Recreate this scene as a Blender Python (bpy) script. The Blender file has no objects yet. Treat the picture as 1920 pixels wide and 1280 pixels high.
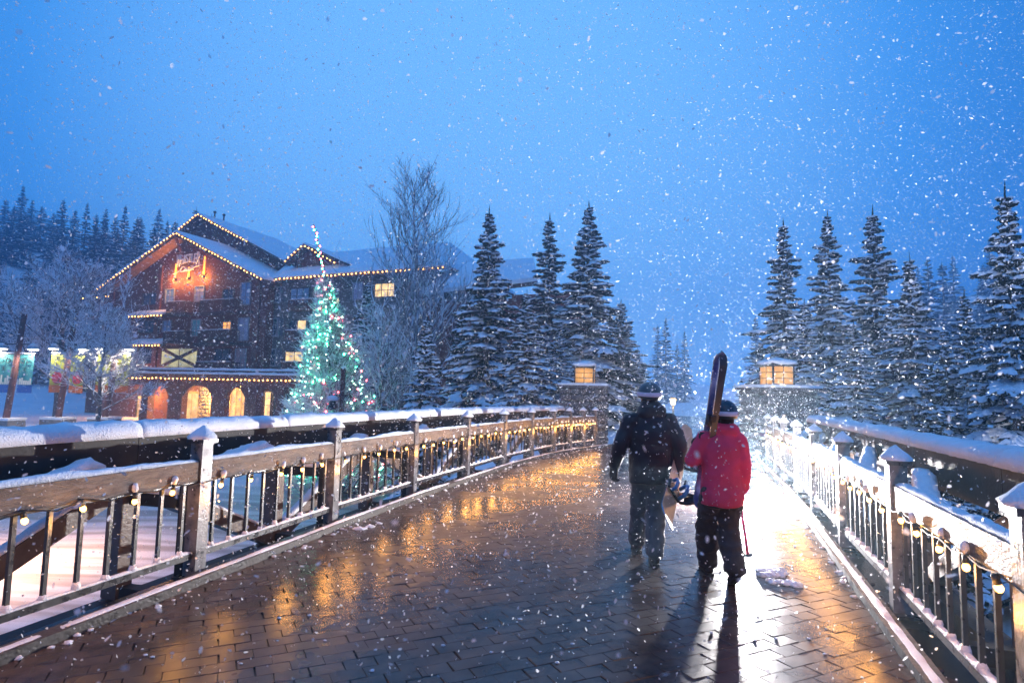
import bpy, bmesh, math, random
import numpy as np
from mathutils import Vector, Matrix, noise
rnd = random.Random(7)
sc = bpy.context.scene
C = sc.collection

# ------------------------------------------------------------------ camera
F, PITCH, ROLL, EYE = 1120.0, 0.08887, 0.02233, 1.7
fwd = Vector((0, math.cos(PITCH), math.sin(PITCH)))
_up = Vector((0, -math.sin(PITCH), math.cos(PITCH)))
_rt = Vector((1, 0, 0))
right = _rt * math.cos(ROLL) + _up * math.sin(ROLL)
up = -_rt * math.sin(ROLL) + _up * math.cos(ROLL)
cam = bpy.data.cameras.new('camera')
cam.sensor_width = 36
cam.lens = F / 1920 * 36
cam.clip_start = 0.05
cam.clip_end = 2000
cam.dof.use_dof = True
cam.dof.focus_distance = 7.0
cam.dof.aperture_fstop = 2.4
camo = bpy.data.objects.new('camera', cam)
camo.matrix_world = Matrix(((right.x, up.x, -fwd.x, 0), (right.y, up.y, -fwd.y, 0), (right.z, up.z, -fwd.z, EYE), (0, 0, 0, 1)))
C.objects.link(camo)
sc.camera = camo
CAM = Vector((0, 0, EYE))

def ray(px, py):
    return fwd * F + right * (px - 960) - up * (py - 640)
def at(px, py, y):            # point at distance y ahead along the ground
    d = ray(px, py)
    return CAM + d * (y / d.y)
def ground(px, py, z=0.0):
    d = ray(px, py)
    return CAM + d * ((z - EYE) / d.z)

# ------------------------------------------------------------------ world and light (overcast blue dusk)
w = bpy.data.worlds.new('World')
sc.world = w
w.use_nodes = True
nt = w.node_tree
nt.nodes.clear()
N = nt.nodes.new
out = N('ShaderNodeOutputWorld'); bg = N('ShaderNodeBackground')
sky = N('ShaderNodeTexSky'); sky.sky_type = 'NISHITA'; sky.sun_disc = False
sky.sun_elevation = math.radians(1.0); sky.sun_rotation = math.radians(6.0)
sky.air_density = 1.0; sky.dust_density = 3.0
bw = N('ShaderNodeRGBToBW')
mr = N('ShaderNodeMapRange'); mr.inputs['From Min'].default_value = 0.0; mr.inputs['From Max'].default_value = 2.2
pw = N('ShaderNodeMath'); pw.operation = 'POWER'; pw.inputs[1].default_value = 0.5
cr = N('ShaderNodeValToRGB')
e = cr.color_ramp.elements
e[0].position = 0.0; e[0].color = (0.004, 0.135, 0.50, 1)
e[1].position = 1.0; e[1].color = (0.20, 0.52, 1.0, 1)
m_ = cr.color_ramp.elements.new(0.5); m_.color = (0.055, 0.30, 0.80, 1)
L_ = nt.links.new
tcw = N('ShaderNodeTexCoord'); dt = N('ShaderNodeVectorMath'); dt.operation = 'DOT_PRODUCT'
gd = ray(900, 290).normalized(); dt.inputs[1].default_value = tuple(gd)      # towards the afterglow
mg = N('ShaderNodeMapRange'); mg.interpolation_type = 'SMOOTHSTEP'; mg.inputs['From Min'].default_value = 0.66; mg.inputs['From Max'].default_value = 1.0
ma = N('ShaderNodeMath'); ma.operation = 'MULTIPLY_ADD'; ma.inputs[1].default_value = 0.18
mb_ = N('ShaderNodeMath'); mb_.operation = 'MULTIPLY'; mb_.inputs[1].default_value = 0.82
L_(tcw.outputs['Generated'], dt.inputs[0]); L_(dt.outputs['Value'], mg.inputs['Value']); L_(mg.outputs[0], mb_.inputs[0])
L_(sky.outputs[0], bw.inputs[0]); L_(bw.outputs[0], mr.inputs['Value']); L_(mr.outputs[0], pw.inputs[0])
L_(pw.outputs[0], ma.inputs[0]); L_(mb_.outputs[0], ma.inputs[2])
L_(ma.outputs[0], cr.inputs[0]); L_(cr.outputs[0], bg.inputs[0]); L_(bg.outputs[0], out.inputs[0])
bg.inputs[1].default_value = 1.2

sun = bpy.data.lights.new('sun', 'SUN')
sun.energy = 0.6; sun.angle = math.radians(60); sun.color = (0.40, 0.65, 1.0)
suno = bpy.data.objects.new('sun', sun)
suno.rotation_euler = (math.radians(32), math.radians(-12), 0); suno.location = (0, -20, 60)
C.objects.link(suno)

vs = sc.view_settings
vs.view_transform = 'Standard'; vs.look = 'None'; vs.exposure = 0; vs.gamma = 1
cy = sc.cycles
cy.max_bounces = 4; cy.diffuse_bounces = 2; cy.glossy_bounces = 2; cy.volume_bounces = 1
cy.transparent_max_bounces = 8
cy.caustics_reflective = False; cy.caustics_refractive = False
cy.sample_clamp_indirect = 4; cy.use_denoising = True
try: cy.denoiser = 'OPENIMAGEDENOISE'
except Exception: pass

# ------------------------------------------------------------------ helpers
def tag(o, label=None, cat=None, group=None, kind=None):
    if label: o['label'] = label
    if cat: o['category'] = cat
    if group: o['group'] = group
    if kind: o['kind'] = kind
    return o
def empty(name, loc=(0, 0, 0), label=None, cat=None, group=None):
    o = bpy.data.objects.new(name, None)
    o.location = loc; o.empty_display_size = 0.2
    C.objects.link(o)
    return tag(o, label, cat, group)
def mesh_obj(name, me, mat=None, parent=None):
    if mat is not None and len(me.materials) == 0: me.materials.append(mat)
    o = bpy.data.objects.new(name, me)
    C.objects.link(o)
    if parent is not None:
        o.parent = parent
        o.matrix_parent_inverse = Matrix.Translation(-parent_loc(parent))
    return o
def parent_loc(p):
    # parents are unrotated: world position is the sum of locations up the chain (inverse cancels)
    v = Vector(p.location)
    q = p
    while q.parent is not None:
        q = q.parent
        v = Vector(p.location)
        break
    return v
class MB:
    def __init__(s): s.v = []; s.f = []
    def quadbox(s, c, ax, ay, az):            # centre and three half-axis vectors
        c = Vector(c); b = len(s.v)
        for k in (-1, 1):
            for j in (-1, 1):
                for i in (-1, 1):
                    s.v.append(tuple(c + ax * i + ay * j + az * k))
        s.f += [tuple(b + q for q in f) for f in ((0, 2, 3, 1), (4, 5, 7, 6), (0, 1, 5, 4), (2, 6, 7, 3), (0, 4, 6, 2), (1, 3, 7, 5))]
        return s
    def box(s, x0, x1, y0, y1, z0, z1):
        return s.quadbox(((x0 + x1) / 2, (y0 + y1) / 2, (z0 + z1) / 2), Vector(((x1 - x0) / 2, 0, 0)), Vector((0, (y1 - y0) / 2, 0)), Vector((0, 0, (z1 - z0) / 2)))
    def bar(s, p, q, wd, ht, upv=Vector((0, 0, 1))):   # beam from p to q with width and height
        p = Vector(p); q = Vector(q); d = (q - p)
        t = d.normalized(); sd = t.cross(upv)
        if sd.length < 1e-4: sd = t.cross(Vector((0, 1, 0)))
        sd.normalize(); u = sd.cross(t)
        return s.quadbox((p + q) / 2, d / 2, sd * (wd / 2), u * (ht / 2))
    def tube(s, pts, rad, n=6, cap=True):
        pts = [Vector(p) for p in pts]
        if not hasattr(rad, '__len__'): rad = [rad] * len(pts)
        b = len(s.v); prev = None
        for i, p in enumerate(pts):
            t = (pts[min(i + 1, len(pts) - 1)] - pts[max(i - 1, 0)])
            if t.length < 1e-9: t = Vector((0, 0, 1))
            t.normalize()
            if prev is None:
                a = t.cross(Vector((0, 0, 1)))
                if a.length < 1e-3: a = t.cross(Vector((1, 0, 0)))
            else:
                a = prev - t * prev.dot(t)
                if a.length < 1e-4: a = t.cross(Vector((1, 0, 0)))
            a.normalize(); prev = a; c = t.cross(a)
            for k in range(n):
                an = 2 * math.pi * k / n
                s.v.append(tuple(p + (a * math.cos(an) + c * math.sin(an)) * rad[i]))
        for i in range(len(pts) - 1):
            for k in range(n):
                s.f.append((b + i * n + k, b + i * n + (k + 1) % n, b + (i + 1) * n + (k + 1) % n, b + (i + 1) * n + k))
        if cap:
            s.f.append(tuple(b + k for k in range(n))[::-1])
            s.f.append(tuple(b + (len(pts) - 1) * n + k for k in range(n)))
        return s
    def poly(s, pts, ext=None):                # polygon, extruded by vector ext when given
        b = len(s.v); n = len(pts)
        s.v += [tuple(p) for p in pts]
        s.f.append(tuple(range(b, b + n)))
        if ext is not None:
            ext = Vector(ext)
            s.v += [tuple(Vector(p) + ext) for p in pts]
            s.f.append(tuple(range(b + n, b + 2 * n))[::-1])
            for k in range(n):
                s.f.append((b + (k + 1) % n, b + k, b + n + k, b + n + (k + 1) % n))
        return s
    def ball(s, c, r, nu=8, nv=5, sc=(1, 1, 1), jit=0.0, R=None):
        c = Vector(c); b = len(s.v); R = R or rnd
        s.v.append((c.x, c.y, c.z + r * sc[2]))
        for j in range(1, nv):
            th = math.pi * j / nv
            for i in range(nu):
                ph = 2 * math.pi * i / nu
                k = r * (1 + jit * R.uniform(-1, 1))
                s.v.append((c.x + k * sc[0] * math.sin(th) * math.cos(ph), c.y + k * sc[1] * math.sin(th) * math.sin(ph), c.z + k * sc[2] * math.cos(th)))
        s.v.append((c.x, c.y, c.z - r * sc[2]))
        e_ = len(s.v) - 1
        for i in range(nu): s.f.append((b, b + 1 + i, b + 1 + (i + 1) % nu))
        for j in range(nv - 2):
            for i in range(nu):
                s.f.append((b + 1 + j * nu + i, b + 1 + (j + 1) * nu + i, b + 1 + (j + 1) * nu + (i + 1) % nu, b + 1 + j * nu + (i + 1) % nu))
        o = b + 1 + (nv - 2) * nu
        for i in range(nu): s.f.append((o + i, e_, o + (i + 1) % nu))
        return s
    def mesh(s, name, smooth=False):
        me = bpy.data.meshes.new(name)
        me.from_pydata(s.v, [], s.f)
        if smooth: me.polygons.foreach_set('use_smooth', [True] * len(me.polygons))
        me.update()
        return me
    def build(s, name, mat, parent=None, smooth=False):
        return mesh_obj(name, s.mesh(name, smooth), mat, parent)

def snow_strip(mb, pts, wd, th, seg=0.06, seed=0, lump=0.35, nc=7, taper=0.05):
    """lumpy snow lying along a polyline, half-round section"""
    pts = [Vector(p) for p in pts]
    path = []
    for a, b in zip(pts[:-1], pts[1:]):
        n = max(1, int((b - a).length / seg))
        for i in range(n): path.append(a.lerp(b, i / n))
    path.append(pts[-1])
    b0 = len(mb.v); n = len(path)
    for i, p in enumerate(path):
        t = (path[min(i + 1, n - 1)] - path[max(i - 1, 0)]).normalized()
        sd = t.cross(Vector((0, 0, 1))).normalized()
        l = min(i, n - 1 - i) * seg
        k0 = min(1.0, 0.45 + l / taper * 0.55) if taper > 0 else 1
        nz = noise.noise(Vector((p.x * 1.1 + seed * 7.3, p.y * 1.1, p.z)))
        nz2 = noise.noise(Vector((p.x * 6.0 + seed * 3.1, p.y * 6.0, p.z * 6)))
        hh = th * k0 * (1 + lump * nz + 0.5 * lump * nz2)
        ww = wd * (1 + 0.10 * nz2 + 0.06 * nz)
        for k in range(nc):
            a = math.pi * k / (nc - 1)
            x = math.cos(a); z = math.sin(a) ** 0.6
            j = 1 + 0.16 * noise.noise(Vector((p.x * 14 + k * 3.7, p.y * 14 + seed, p.z * 14)))
            mb.v.append(tuple(p + sd * (x * ww / 2 * j) + Vector((0, 0, z * hh * j))))
    for i in range(n - 1):
        for k in range(nc - 1):
            a = b0 + i * nc + k
            mb.f.append((a, a + nc, a + nc + 1, a + 1))
        mb.f.append((b0 + i * nc, b0 + i * nc + nc - 1, b0 + (i + 1) * nc + nc - 1, b0 + (i + 1) * nc))
    mb.f.append(tuple(b0 + k for k in range(nc)))
    mb.f.append(tuple(b0 + (n - 1) * nc + k for k in range(nc))[::-1])
    return mb

# ------------------------------------------------------------------ materials
def new_mat(name):
    m = bpy.data.materials.new(name); m.use_nodes = True
    return m, m.node_tree, m.node_tree.nodes['Principled BSDF']
def mat(name, col, rough=0.6, var=0.0, scale=8.0, bump=0.0, bscale=40.0, spec=0.5, metal=0.0, sss=0.0, stretch=None, col2=None, rvar=0.0):
    m, t, p = new_mat(name)
    p.inputs['Base Color'].default_value = (*col, 1); p.inputs['Roughness'].default_value = rough
    p.inputs['Metallic'].default_value = metal
    p.inputs['Specular IOR Level'].default_value = spec
    if sss:
        p.inputs['Subsurface Weight'].default_value = sss
        p.inputs['Subsurface Radius'].default_value = (0.06, 0.07, 0.09)
        p.inputs['Subsurface Scale'].default_value = 0.5
    n = t.nodes.new; l = t.links.new
    tc = n('ShaderNodeTexCoord'); mp = n('ShaderNodeMapping')
    l(tc.outputs['Object'], mp.inputs[0])
    if stretch: mp.inputs['Scale'].default_value = stretch
    if var or col2 or rvar:
        nz = n('ShaderNodeTexNoise'); nz.inputs['Scale'].default_value = scale; nz.inputs['Detail'].default_value = 5
        l(mp.outputs[0], nz.inputs['Vector'])
        r = n('ShaderNodeValToRGB')
        c2 = col2 or tuple(min(1, c * (1 + var)) for c in col)
        c1 = col if col2 else tuple(c * (1 - var) for c in col)
        r.color_ramp.elements[0].position = 0.32; r.color_ramp.elements[0].color = (*c1, 1)
        r.color_ramp.elements[1].position = 0.68; r.color_ramp.elements[1].color = (*c2, 1)
        l(nz.outputs[0], r.inputs[0]); l(r.outputs[0], p.inputs['Base Color'])
        if rvar:
            q = n('ShaderNodeMapRange'); q.inputs['To Min'].default_value = max(0, rough - rvar); q.inputs['To Max'].default_value = rough + rvar
            q.inputs['From Min'].default_value = .3; q.inputs['From Max'].default_value = .7
            l(nz.outputs[0], q.inputs[0]); l(q.outputs[0], p.inputs['Roughness'])
    if bump:
        nb = n('ShaderNodeTexNoise'); nb.inputs['Scale'].default_value = bscale; nb.inputs['Detail'].default_value = 6
        l(mp.outputs[0], nb.inputs['Vector'])
        b = n('ShaderNodeBump'); b.inputs['Strength'].default_value = bump; b.inputs['Distance'].default_value = 0.02
        l(nb.outputs[0], b.inputs['Height']); l(b.outputs[0], p.inputs['Normal'])
    return m
def emit(name, col, strength):
    m, t, p = new_mat(name)
    p.inputs['Base Color'].default_value = (*col, 1)
    p.inputs['Emission Color'].default_value = (*col, 1)
    p.inputs['Emission Strength'].default_value = strength
    return m
M = {}
M['snow'] = mat('snow', (0.86, 0.87, 0.9), 0.65, 0.05, 6, 0.9, 70, 0.3)
M['snow_soft'] = mat('snow_roof', (0.85, 0.87, 0.9), 0.7, 0.04, 1.5, 0.3, 8, 0.3)
M['timber'] = mat('dark_timber', (0.075, 0.05, 0.038), 0.45, 0, 6, 0.35, 30, 0.5, stretch=(1, 1, 1), col2=(0.13, 0.09, 0.07))
M['rail_wood'] = mat('rail_wood', (0.045, 0.031, 0.025), 0.45, 0, 7, 0.6, 26, 0.5, stretch=(1, 1, 5), col2=(0.15, 0.115, 0.10))
M['black_metal'] = mat('black_steel', (0.022, 0.022, 0.025), 0.32, 0.3, 12, 0.1, 60, 0.6, rvar=0.12)
M['post_steel'] = mat('post_steel', (0.03, 0.03, 0.033), 0.34, 0, 11, 0.2, 50, 0.6, rvar=0.12, col2=(0.16, 0.16, 0.175))
M['truss'] = mat('truss_paint', (0.02, 0.018, 0.018), 0.6, 0.3, 5, 0.2, 30, 0.3)
M['curb'] = mat('curb', (0.07, 0.06, 0.052), 0.5, 0.4, 9, 0.4, 35, 0.4, rvar=0.2)
M['bulb'] = emit('warm_bulb', (1.0, 0.50, 0.12), 9)
M['bulb_far'] = emit('warm_bulb_roof', (1.0, 0.45, 0.09), 20)
M['socket'] = mat('socket', (0.02, 0.018, 0.015), 0.5)
M['cable'] = mat('cable', (0.015, 0.015, 0.015), 0.5)
m_, t_, p_ = new_mat('lantern_pane')
tl_ = t_.nodes.new('ShaderNodeBsdfTranslucent'); tl_.inputs[0].default_value = (1, .82, .58, 1)
t_.links.new(tl_.outputs[0], t_.nodes['Material Output'].inputs[0]); M['pane_lamp'] = m_
M['lamp_white'] = emit('street_lamp_lens', (1.0, 0.93, 0.82), 14)
M['lamp_warm'] = emit('warm_lamp_glass', (1.0, 0.7, 0.32), 8)

# pavers: wet dark stone
def wet(name, base, base2, scale, seed_attr=False):
    m, t, p = new_mat(name); n = t.nodes.new; l = t.links.new
    g = n('ShaderNodeNewGeometry')
    oi = n('ShaderNodeObjectInfo')
    nz = n('ShaderNodeTexNoise'); nz.inputs['Scale'].default_value = scale; nz.inputs['Detail'].default_value = 6
    l(g.outputs['Position'], nz.inputs['Vector'])
    r = n('ShaderNodeValToRGB')
    r.color_ramp.elements[0].position = .3; r.color_ramp.elements[0].color = (*base, 1)
    r.color_ramp.elements[1].position = .7; r.color_ramp.elements[1].color = (*base2, 1)
    l(nz.outputs[0], r.inputs[0]); l(r.outputs[0], p.inputs['Base Color'])
    n2 = n('ShaderNodeTexNoise'); n2.inputs['Scale'].default_value = 0.9; n2.inputs['Detail'].default_value = 4
    l(g.outputs['Position'], n2.inputs['Vector'])
    q = n('ShaderNodeMapRange'); q.inputs['From Min'].default_value = .35; q.inputs['From Max'].default_value = .65
    q.inputs['To Min'].default_value = 0.17; q.inputs['To Max'].default_value = 0.36
    l(n2.outputs[0], q.inputs[0]); l(q.outputs[0], p.inputs['Roughness'])
    n3 = n('ShaderNodeTexNoise'); n3.inputs['Scale'].default_value = 130; n3.inputs['Detail'].default_value = 3
    l(g.outputs['Position'], n3.inputs['Vector'])
    n4 = n('ShaderNodeTexNoise'); n4.inputs['Scale'].default_value = 9; n4.inputs['Detail'].default_value = 4
    l(g.outputs['Position'], n4.inputs['Vector'])
    ad = n('ShaderNodeMath'); ad.operation = 'MULTIPLY_ADD'; ad.inputs[1].default_value = 0.6
    l(n4.outputs[0], ad.inputs[0]); l(n3.outputs[0], ad.inputs[2])
    b = n('ShaderNodeBump'); b.inputs['Strength'].default_value = 0.14; b.inputs['Distance'].default_value = 0.005
    l(ad.outputs[0], b.inputs['Height']); l(b.outputs[0], p.inputs['Normal'])
    p.inputs['Specular IOR Level'].default_value = 0.32
    return m
M['paver'] = wet('wet_paver', (0.042, 0.026, 0.021), (0.11, 0.072, 0.056), 5)
M['joint'] = wet('wet_joint', (0.01, 0.009, 0.008), (0.03, 0.026, 0.024), 20)

# ------------------------------------------------------------------ terrain
def sstep(a, b, x):
    if a == b: return float(x > a)
    t = min(1, max(0, (x - a) / (b - a)))
    return t * t * (3 - 2 * t)
def gz(x, y):
    r = math.hypot(x, y)
    z = -4.0
    far = sstep(27, 41, y - 0.1 * x)
    z = z + far * 2.7
    side = sstep(7, 12, x - 0.33 * max(y, 0)) * 2.5
    z = max(z, -4 + side)
    endp = sstep(17.5, 21.5, y) * sstep(-7, 0.5, x - 0.25 * (y - 21)) * (1 - sstep(10, 16, x - 0.33 * y + 6))
    z = z + endp * (-0.05 - z)
    back = sstep(2, 9, -y)
    z = z + back * (-0.05 - z)
    az = math.degrees(math.atan2(x, y))
    hl = sstep(-12, -25, az) * sstep(85, 200, r) * 34
    hr = sstep(20, 40, az) * sstep(80, 280, r) * 36
    hc = sstep(110, 330, r) * 9
    z += hl + hr * (1 - sstep(100, 150, abs(az))) + hc
    z += 0.12 * noise.noise(Vector((x * .25, y * .25, 0))) * (1 - endp) * sstep(6, 14, r)
    z += 2.5 * noise.noise(Vector((x * .02, y * .02, 3))) * sstep(80, 160, r)
    return z
def build_ground():
    NA, rad = 200, [0.0]
    r = 1.5
    while r < 335: rad.append(r); r *= 1.055
    mb = MB(); mb.v.append((0, 0, gz(0, 0)))
    for q in rad[1:]:
        for k in range(NA):
            a = 2 * math.pi * k / NA
            x, y = q * math.sin(a), q * math.cos(a)
            mb.v.append((x, y, gz(x, y)))
    for k in range(NA): mb.f.append((0, 1 + (k + 1) % NA, 1 + k))
    for i in range(len(rad) - 2):
        for k in range(NA):
            a = 1 + i * NA
            mb.f.append((a + k, a + (k + 1) % NA, a + NA + (k + 1) % NA, a + NA + k))
    m, t, p = new_mat('snow_ground'); n = t.nodes.new; l = t.links.new
    g = n('ShaderNodeNewGeometry'); sx = n('ShaderNodeSeparateXYZ'); l(g.outputs['Position'], sx.inputs[0])
    # packed road snow low down, lamplight painted in as tan; clean snow above
    mrn = n('ShaderNodeMapRange'); mrn.inputs['From Min'].default_value = -3.7; mrn.inputs['From Max'].default_value = -2.6
    l(sx.outputs['Z'], mrn.inputs[0])
    nz = n('ShaderNodeTexNoise'); nz.inputs['Scale'].default_value = 0.35; nz.inputs['Detail'].default_value = 7
    l(g.outputs['Position'], nz.inputs['Vector'])
    mp = n('ShaderNodeMapping'); mp.inputs['Rotation'].default_value = (0, 0, math.radians(28)); mp.inputs['Scale'].default_value = (0.12, 2.2, 1)
    l(g.outputs['Position'], mp.inputs[0])
    tr = n('ShaderNodeTexNoise'); tr.inputs['Scale'].default_value = 0.8; tr.inputs['Detail'].default_value = 4
    l(mp.outputs[0], tr.inputs['Vector'])
    r1 = n('ShaderNodeValToRGB'); r1.color_ramp.elements[0].position = .36; r1.color_ramp.elements[0].color = (.40, .33, .28, 1)
    r1.color_ramp.elements[1].position = .6; r1.color_ramp.elements[1].color = (.74, .68, .64, 1)
    l(tr.outputs[0], r1.inputs[0])
    r2 = n('ShaderNodeValToRGB'); r2.color_ramp.elements[0].position = .3; r2.color_ramp.elements[0].color = (.72, .74, .78, 1)
    r2.color_ramp.elements[1].position = .7; r2.color_ramp.elements[1].color = (.87, .88, .9, 1)
    l(nz.outputs[0], r2.inputs[0])
    mx = n('ShaderNodeMix'); mx.data_type = 'RGBA'
    l(mrn.outputs[0], mx.inputs[0]); l(r1.outputs[0], mx.inputs[6]); l(r2.outputs[0], mx.inputs[7])
    l(mx.outputs[2], p.inputs['Base Color']); p.inputs['Roughness'].default_value = .7
    b = n('ShaderNodeBump'); b.inputs['Strength'].default_value = .5; b.inputs['Distance'].default_value = .08
    l(tr.outputs[0], b.inputs['Height']); l(b.outputs[0], p.inputs['Normal'])
    o = mb.build('snowy_ground', m, None, True)
    tag(o, kind='structure')
build_ground()

# ------------------------------------------------------------------ bridge deck
LP = [(-4.54, -1.06), (-3.97, 1.15), (-3.40, 3.36), (-2.83, 5.57), (-2.26, 7.78), (-1.61, 10.08), (-0.88, 12.33), (-0.15, 14.6), (0.58, 16.4), (1.29, 18.0), (1.88, 19.0), (2.4, 19.8), (2.9, 20.5)]
RP = [(0.92, -1.5), (1.68, 0.67), (2.44, 2.84), (3.2, 5.01), (3.96, 7.18), (4.77, 9.45), (5.44, 11.43), (5.95, 13.1), (6.42, 14.57), (6.85, 16.0)]
LP = [Vector((x, y, 0)) for x, y in LP]; RP = [Vector((x, y, 0)) for x, y in RP]
LPATH = LP + [Vector((4.1, 22.3, 0))]; RPATH = RP + [Vector((7.3, 17.3, 0)), Vector((8.6, 20.5, 0))]
def offset_path(pts, d):
    o = []
    for i, p in enumerate(pts):
        t = (pts[min(i + 1, len(pts) - 1)] - pts[max(i - 1, 0)]).normalized()
        o.append(p + Vector((t.y, -t.x, 0)) * d)
    return o
def resample(pts, n):
    ds = [0]
    for a, b in zip(pts[:-1], pts[1:]): ds.append(ds[-1] + (b - a).length)
    r = []
    for k in range(n):
        s = ds[-1] * k / (n - 1); i = 0
        while i < len(ds) - 2 and ds[i + 1] < s: i += 1
        r.append(pts[i].lerp(pts[i + 1], (s - ds[i]) / (ds[i + 1] - ds[i])))
    return r
la = resample(offset_path(LPATH, -0.16), 40); ra = resample(offset_path(RPATH, 0.16), 40)
mb = MB()
for a, b in zip(la, ra):
    for z in (-0.016, -0.35): mb.v += [(a.x, a.y, z), (b.x, b.y, z)]
for i in range(39):
    k = i * 4
    mb.f += [(k, k + 1, k + 5, k + 4), (k + 2, k + 6, k + 7, k + 3), (k, k + 4, k + 6, k + 2), (k + 1, k + 3, k + 7, k + 5)]
deck = tag(mb.build('bridge_deck', M['joint']), kind='structure')
# path carrying on beyond the stone pillars
mb = MB()
pa = [la[-1], Vector((6, 27, 0)), Vector((8, 38, 0)), Vector((9, 60, 0))]; pb = [ra[-1], Vector((11, 27, 0)), Vector((15, 38, 0)), Vector((19, 60, 0))]
for a, b in zip(pa, pb): mb.v += [(a.x, a.y, -0.02), (b.x, b.y, -0.02)]
for i in range(3): mb.f.append((2 * i, 2 * i + 1, 2 * i + 3, 2 * i + 2))
tag(mb.build('path', M['joint']), kind='structure')
# pavers
def inside(p, poly):
    c = False; n = len(poly)
    for i in range(n):
        a, b = poly[i], poly[i - 1]
        if (a.y > p.y) != (b.y > p.y) and p.x < (b.x - a.x) * (p.y - a.y) / (b.y - a.y) + a.x: c = not c
    return c
dpoly = offset_path(LPATH, 0.1) + offset_path(RPATH, -0.1)[::-1]
def paver_mesh(i, R):
    lx, ly = 0.0990, 0.0665
    mb = MB(); c = 0.003
    pts0 = []; pts1 = []
    for (sx, sy) in ((-1, -1), (1, -1), (1, 1), (-1, 1)):
        jx, jy = R.uniform(-.003, .003), R.uniform(-.003, .003)
        pts0.append((sx * lx + jx, sy * ly + jy)); pts1.append((sx * (lx - c) + jx, sy * (ly - c) + jy))
    mb.v = [(x, y, -0.02) for x, y in pts0] + [(x, y, -0.005) for x, y in pts0] + [(x, y, R.uniform(-.0015, .0015)) for x, y in pts1]
    for k in range(4):
        q = (k + 1) % 4
        mb.f += [(k, q, 4 + q, 4 + k), (4 + k, 4 + q, 8 + q, 8 + k)]
    mb.f.append((8, 9, 10, 11))
    return mb
pm = [paver_mesh(i, rnd) for i in range(6)]
pme = [m.mesh('paver') for m in pm]
for m in pme: m.materials.append(M['paver'])
ang = math.radians(26)
ex, ey = Vector((math.cos(ang), math.sin(ang), 0)), Vector((-math.sin(ang), math.cos(ang), 0))
spots = []
for j in range(-40, 230):
    for i in range(-75, 150):
        p = ex * ((i + 0.5 * (j % 2) + rnd.uniform(-.02, .02)) * 0.2005) + ey * (j * 0.1355)
        if p.y < 1.6 or p.y > 22 or not inside(p, dpoly): continue
        d = p - CAM; z = d.dot(fwd)
        if z < 0.5: continue
        px, py = 960 + F * d.dot(right) / z, 640 - F * d.dot(up) / z
        if px < -60 or px > 1980 or py > 1340: continue
        spots.append((d.length, p))
spots.sort(key=lambda t: t[0])
rest = MB()
for k, (dl, p) in enumerate(spots):
    h = rnd.uniform(-.0018, .0010); rx, ry = rnd.gauss(0, .0035), rnd.gauss(0, .0035); rz = ang + rnd.gauss(0, .012)
    mw = Matrix.Translation((p.x, p.y, h)) @ Matrix.Rotation(rz, 4, 'Z') @ Matrix.Rotation(rx, 4, 'X') @ Matrix.Rotation(ry, 4, 'Y')
    if k < 300:
        o = bpy.data.objects.new('paver', pme[k % 6]); o.matrix_world = mw; C.objects.link(o); o.parent = deck
    else:
        src = pm[k % 6]; b = len(rest.v)
        rest.v += [tuple(mw @ Vector(v)) for v in src.v]
        rest.f += [tuple(b + q for q in f) for f in src.f]
tag(rest.build('paving', M['paver'], deck), kind='stuff')
# kerbs: low steel-edged timber along both sides, dusted with snow
for pts, s, nm in ((LPATH, 1, 'a'), (RPATH, -1, 'b')):
    cp = offset_path(pts, 0.17 * s)
    mb = MB(); sn = MB()
    for a, b in zip(cp[:-1], cp[1:]):
        mb.bar(a + Vector((0, 0, 0.03)), b + Vector((0, 0, 0.03)), 0.13, 0.075)
    snow_strip(sn, [p + Vector((0, 0, 0.066)) for p in cp], 0.07, 0.012, 0.05, 3 + s, 1.4, 5, 0)
    k = tag(mb.build('kerb', M['curb']), kind='structure')
    sn.build('snow_dusting', M['snow'], k)

def parent_loc(p): return Vector(p.location)
def local(name, me, matl, parent, loc=None, rot=None, scale=None):   # child given in its parent's own frame
    o = bpy.data.objects.new(name, me)
    if matl is not None and len(me.materials) == 0: me.materials.append(matl)
    C.objects.link(o); o.parent = parent
    if loc is not None: o.location = loc
    if rot is not None: o.rotation_euler = rot
    if scale is not None: o.scale = scale
    return o
Z = Vector((0, 0, 1))
def point_light(name, loc, col, power, r=.1, parent=None):
    l = bpy.data.lights.new(name, 'POINT'); l.energy = power; l.color = col; l.shadow_soft_size = r
    o = bpy.data.objects.new(name, l); o.location = loc; C.objects.link(o)
    if parent is not None:
        o.parent = parent; o.matrix_parent_inverse = Matrix.Translation(-Vector(parent.location))
    return o
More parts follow.
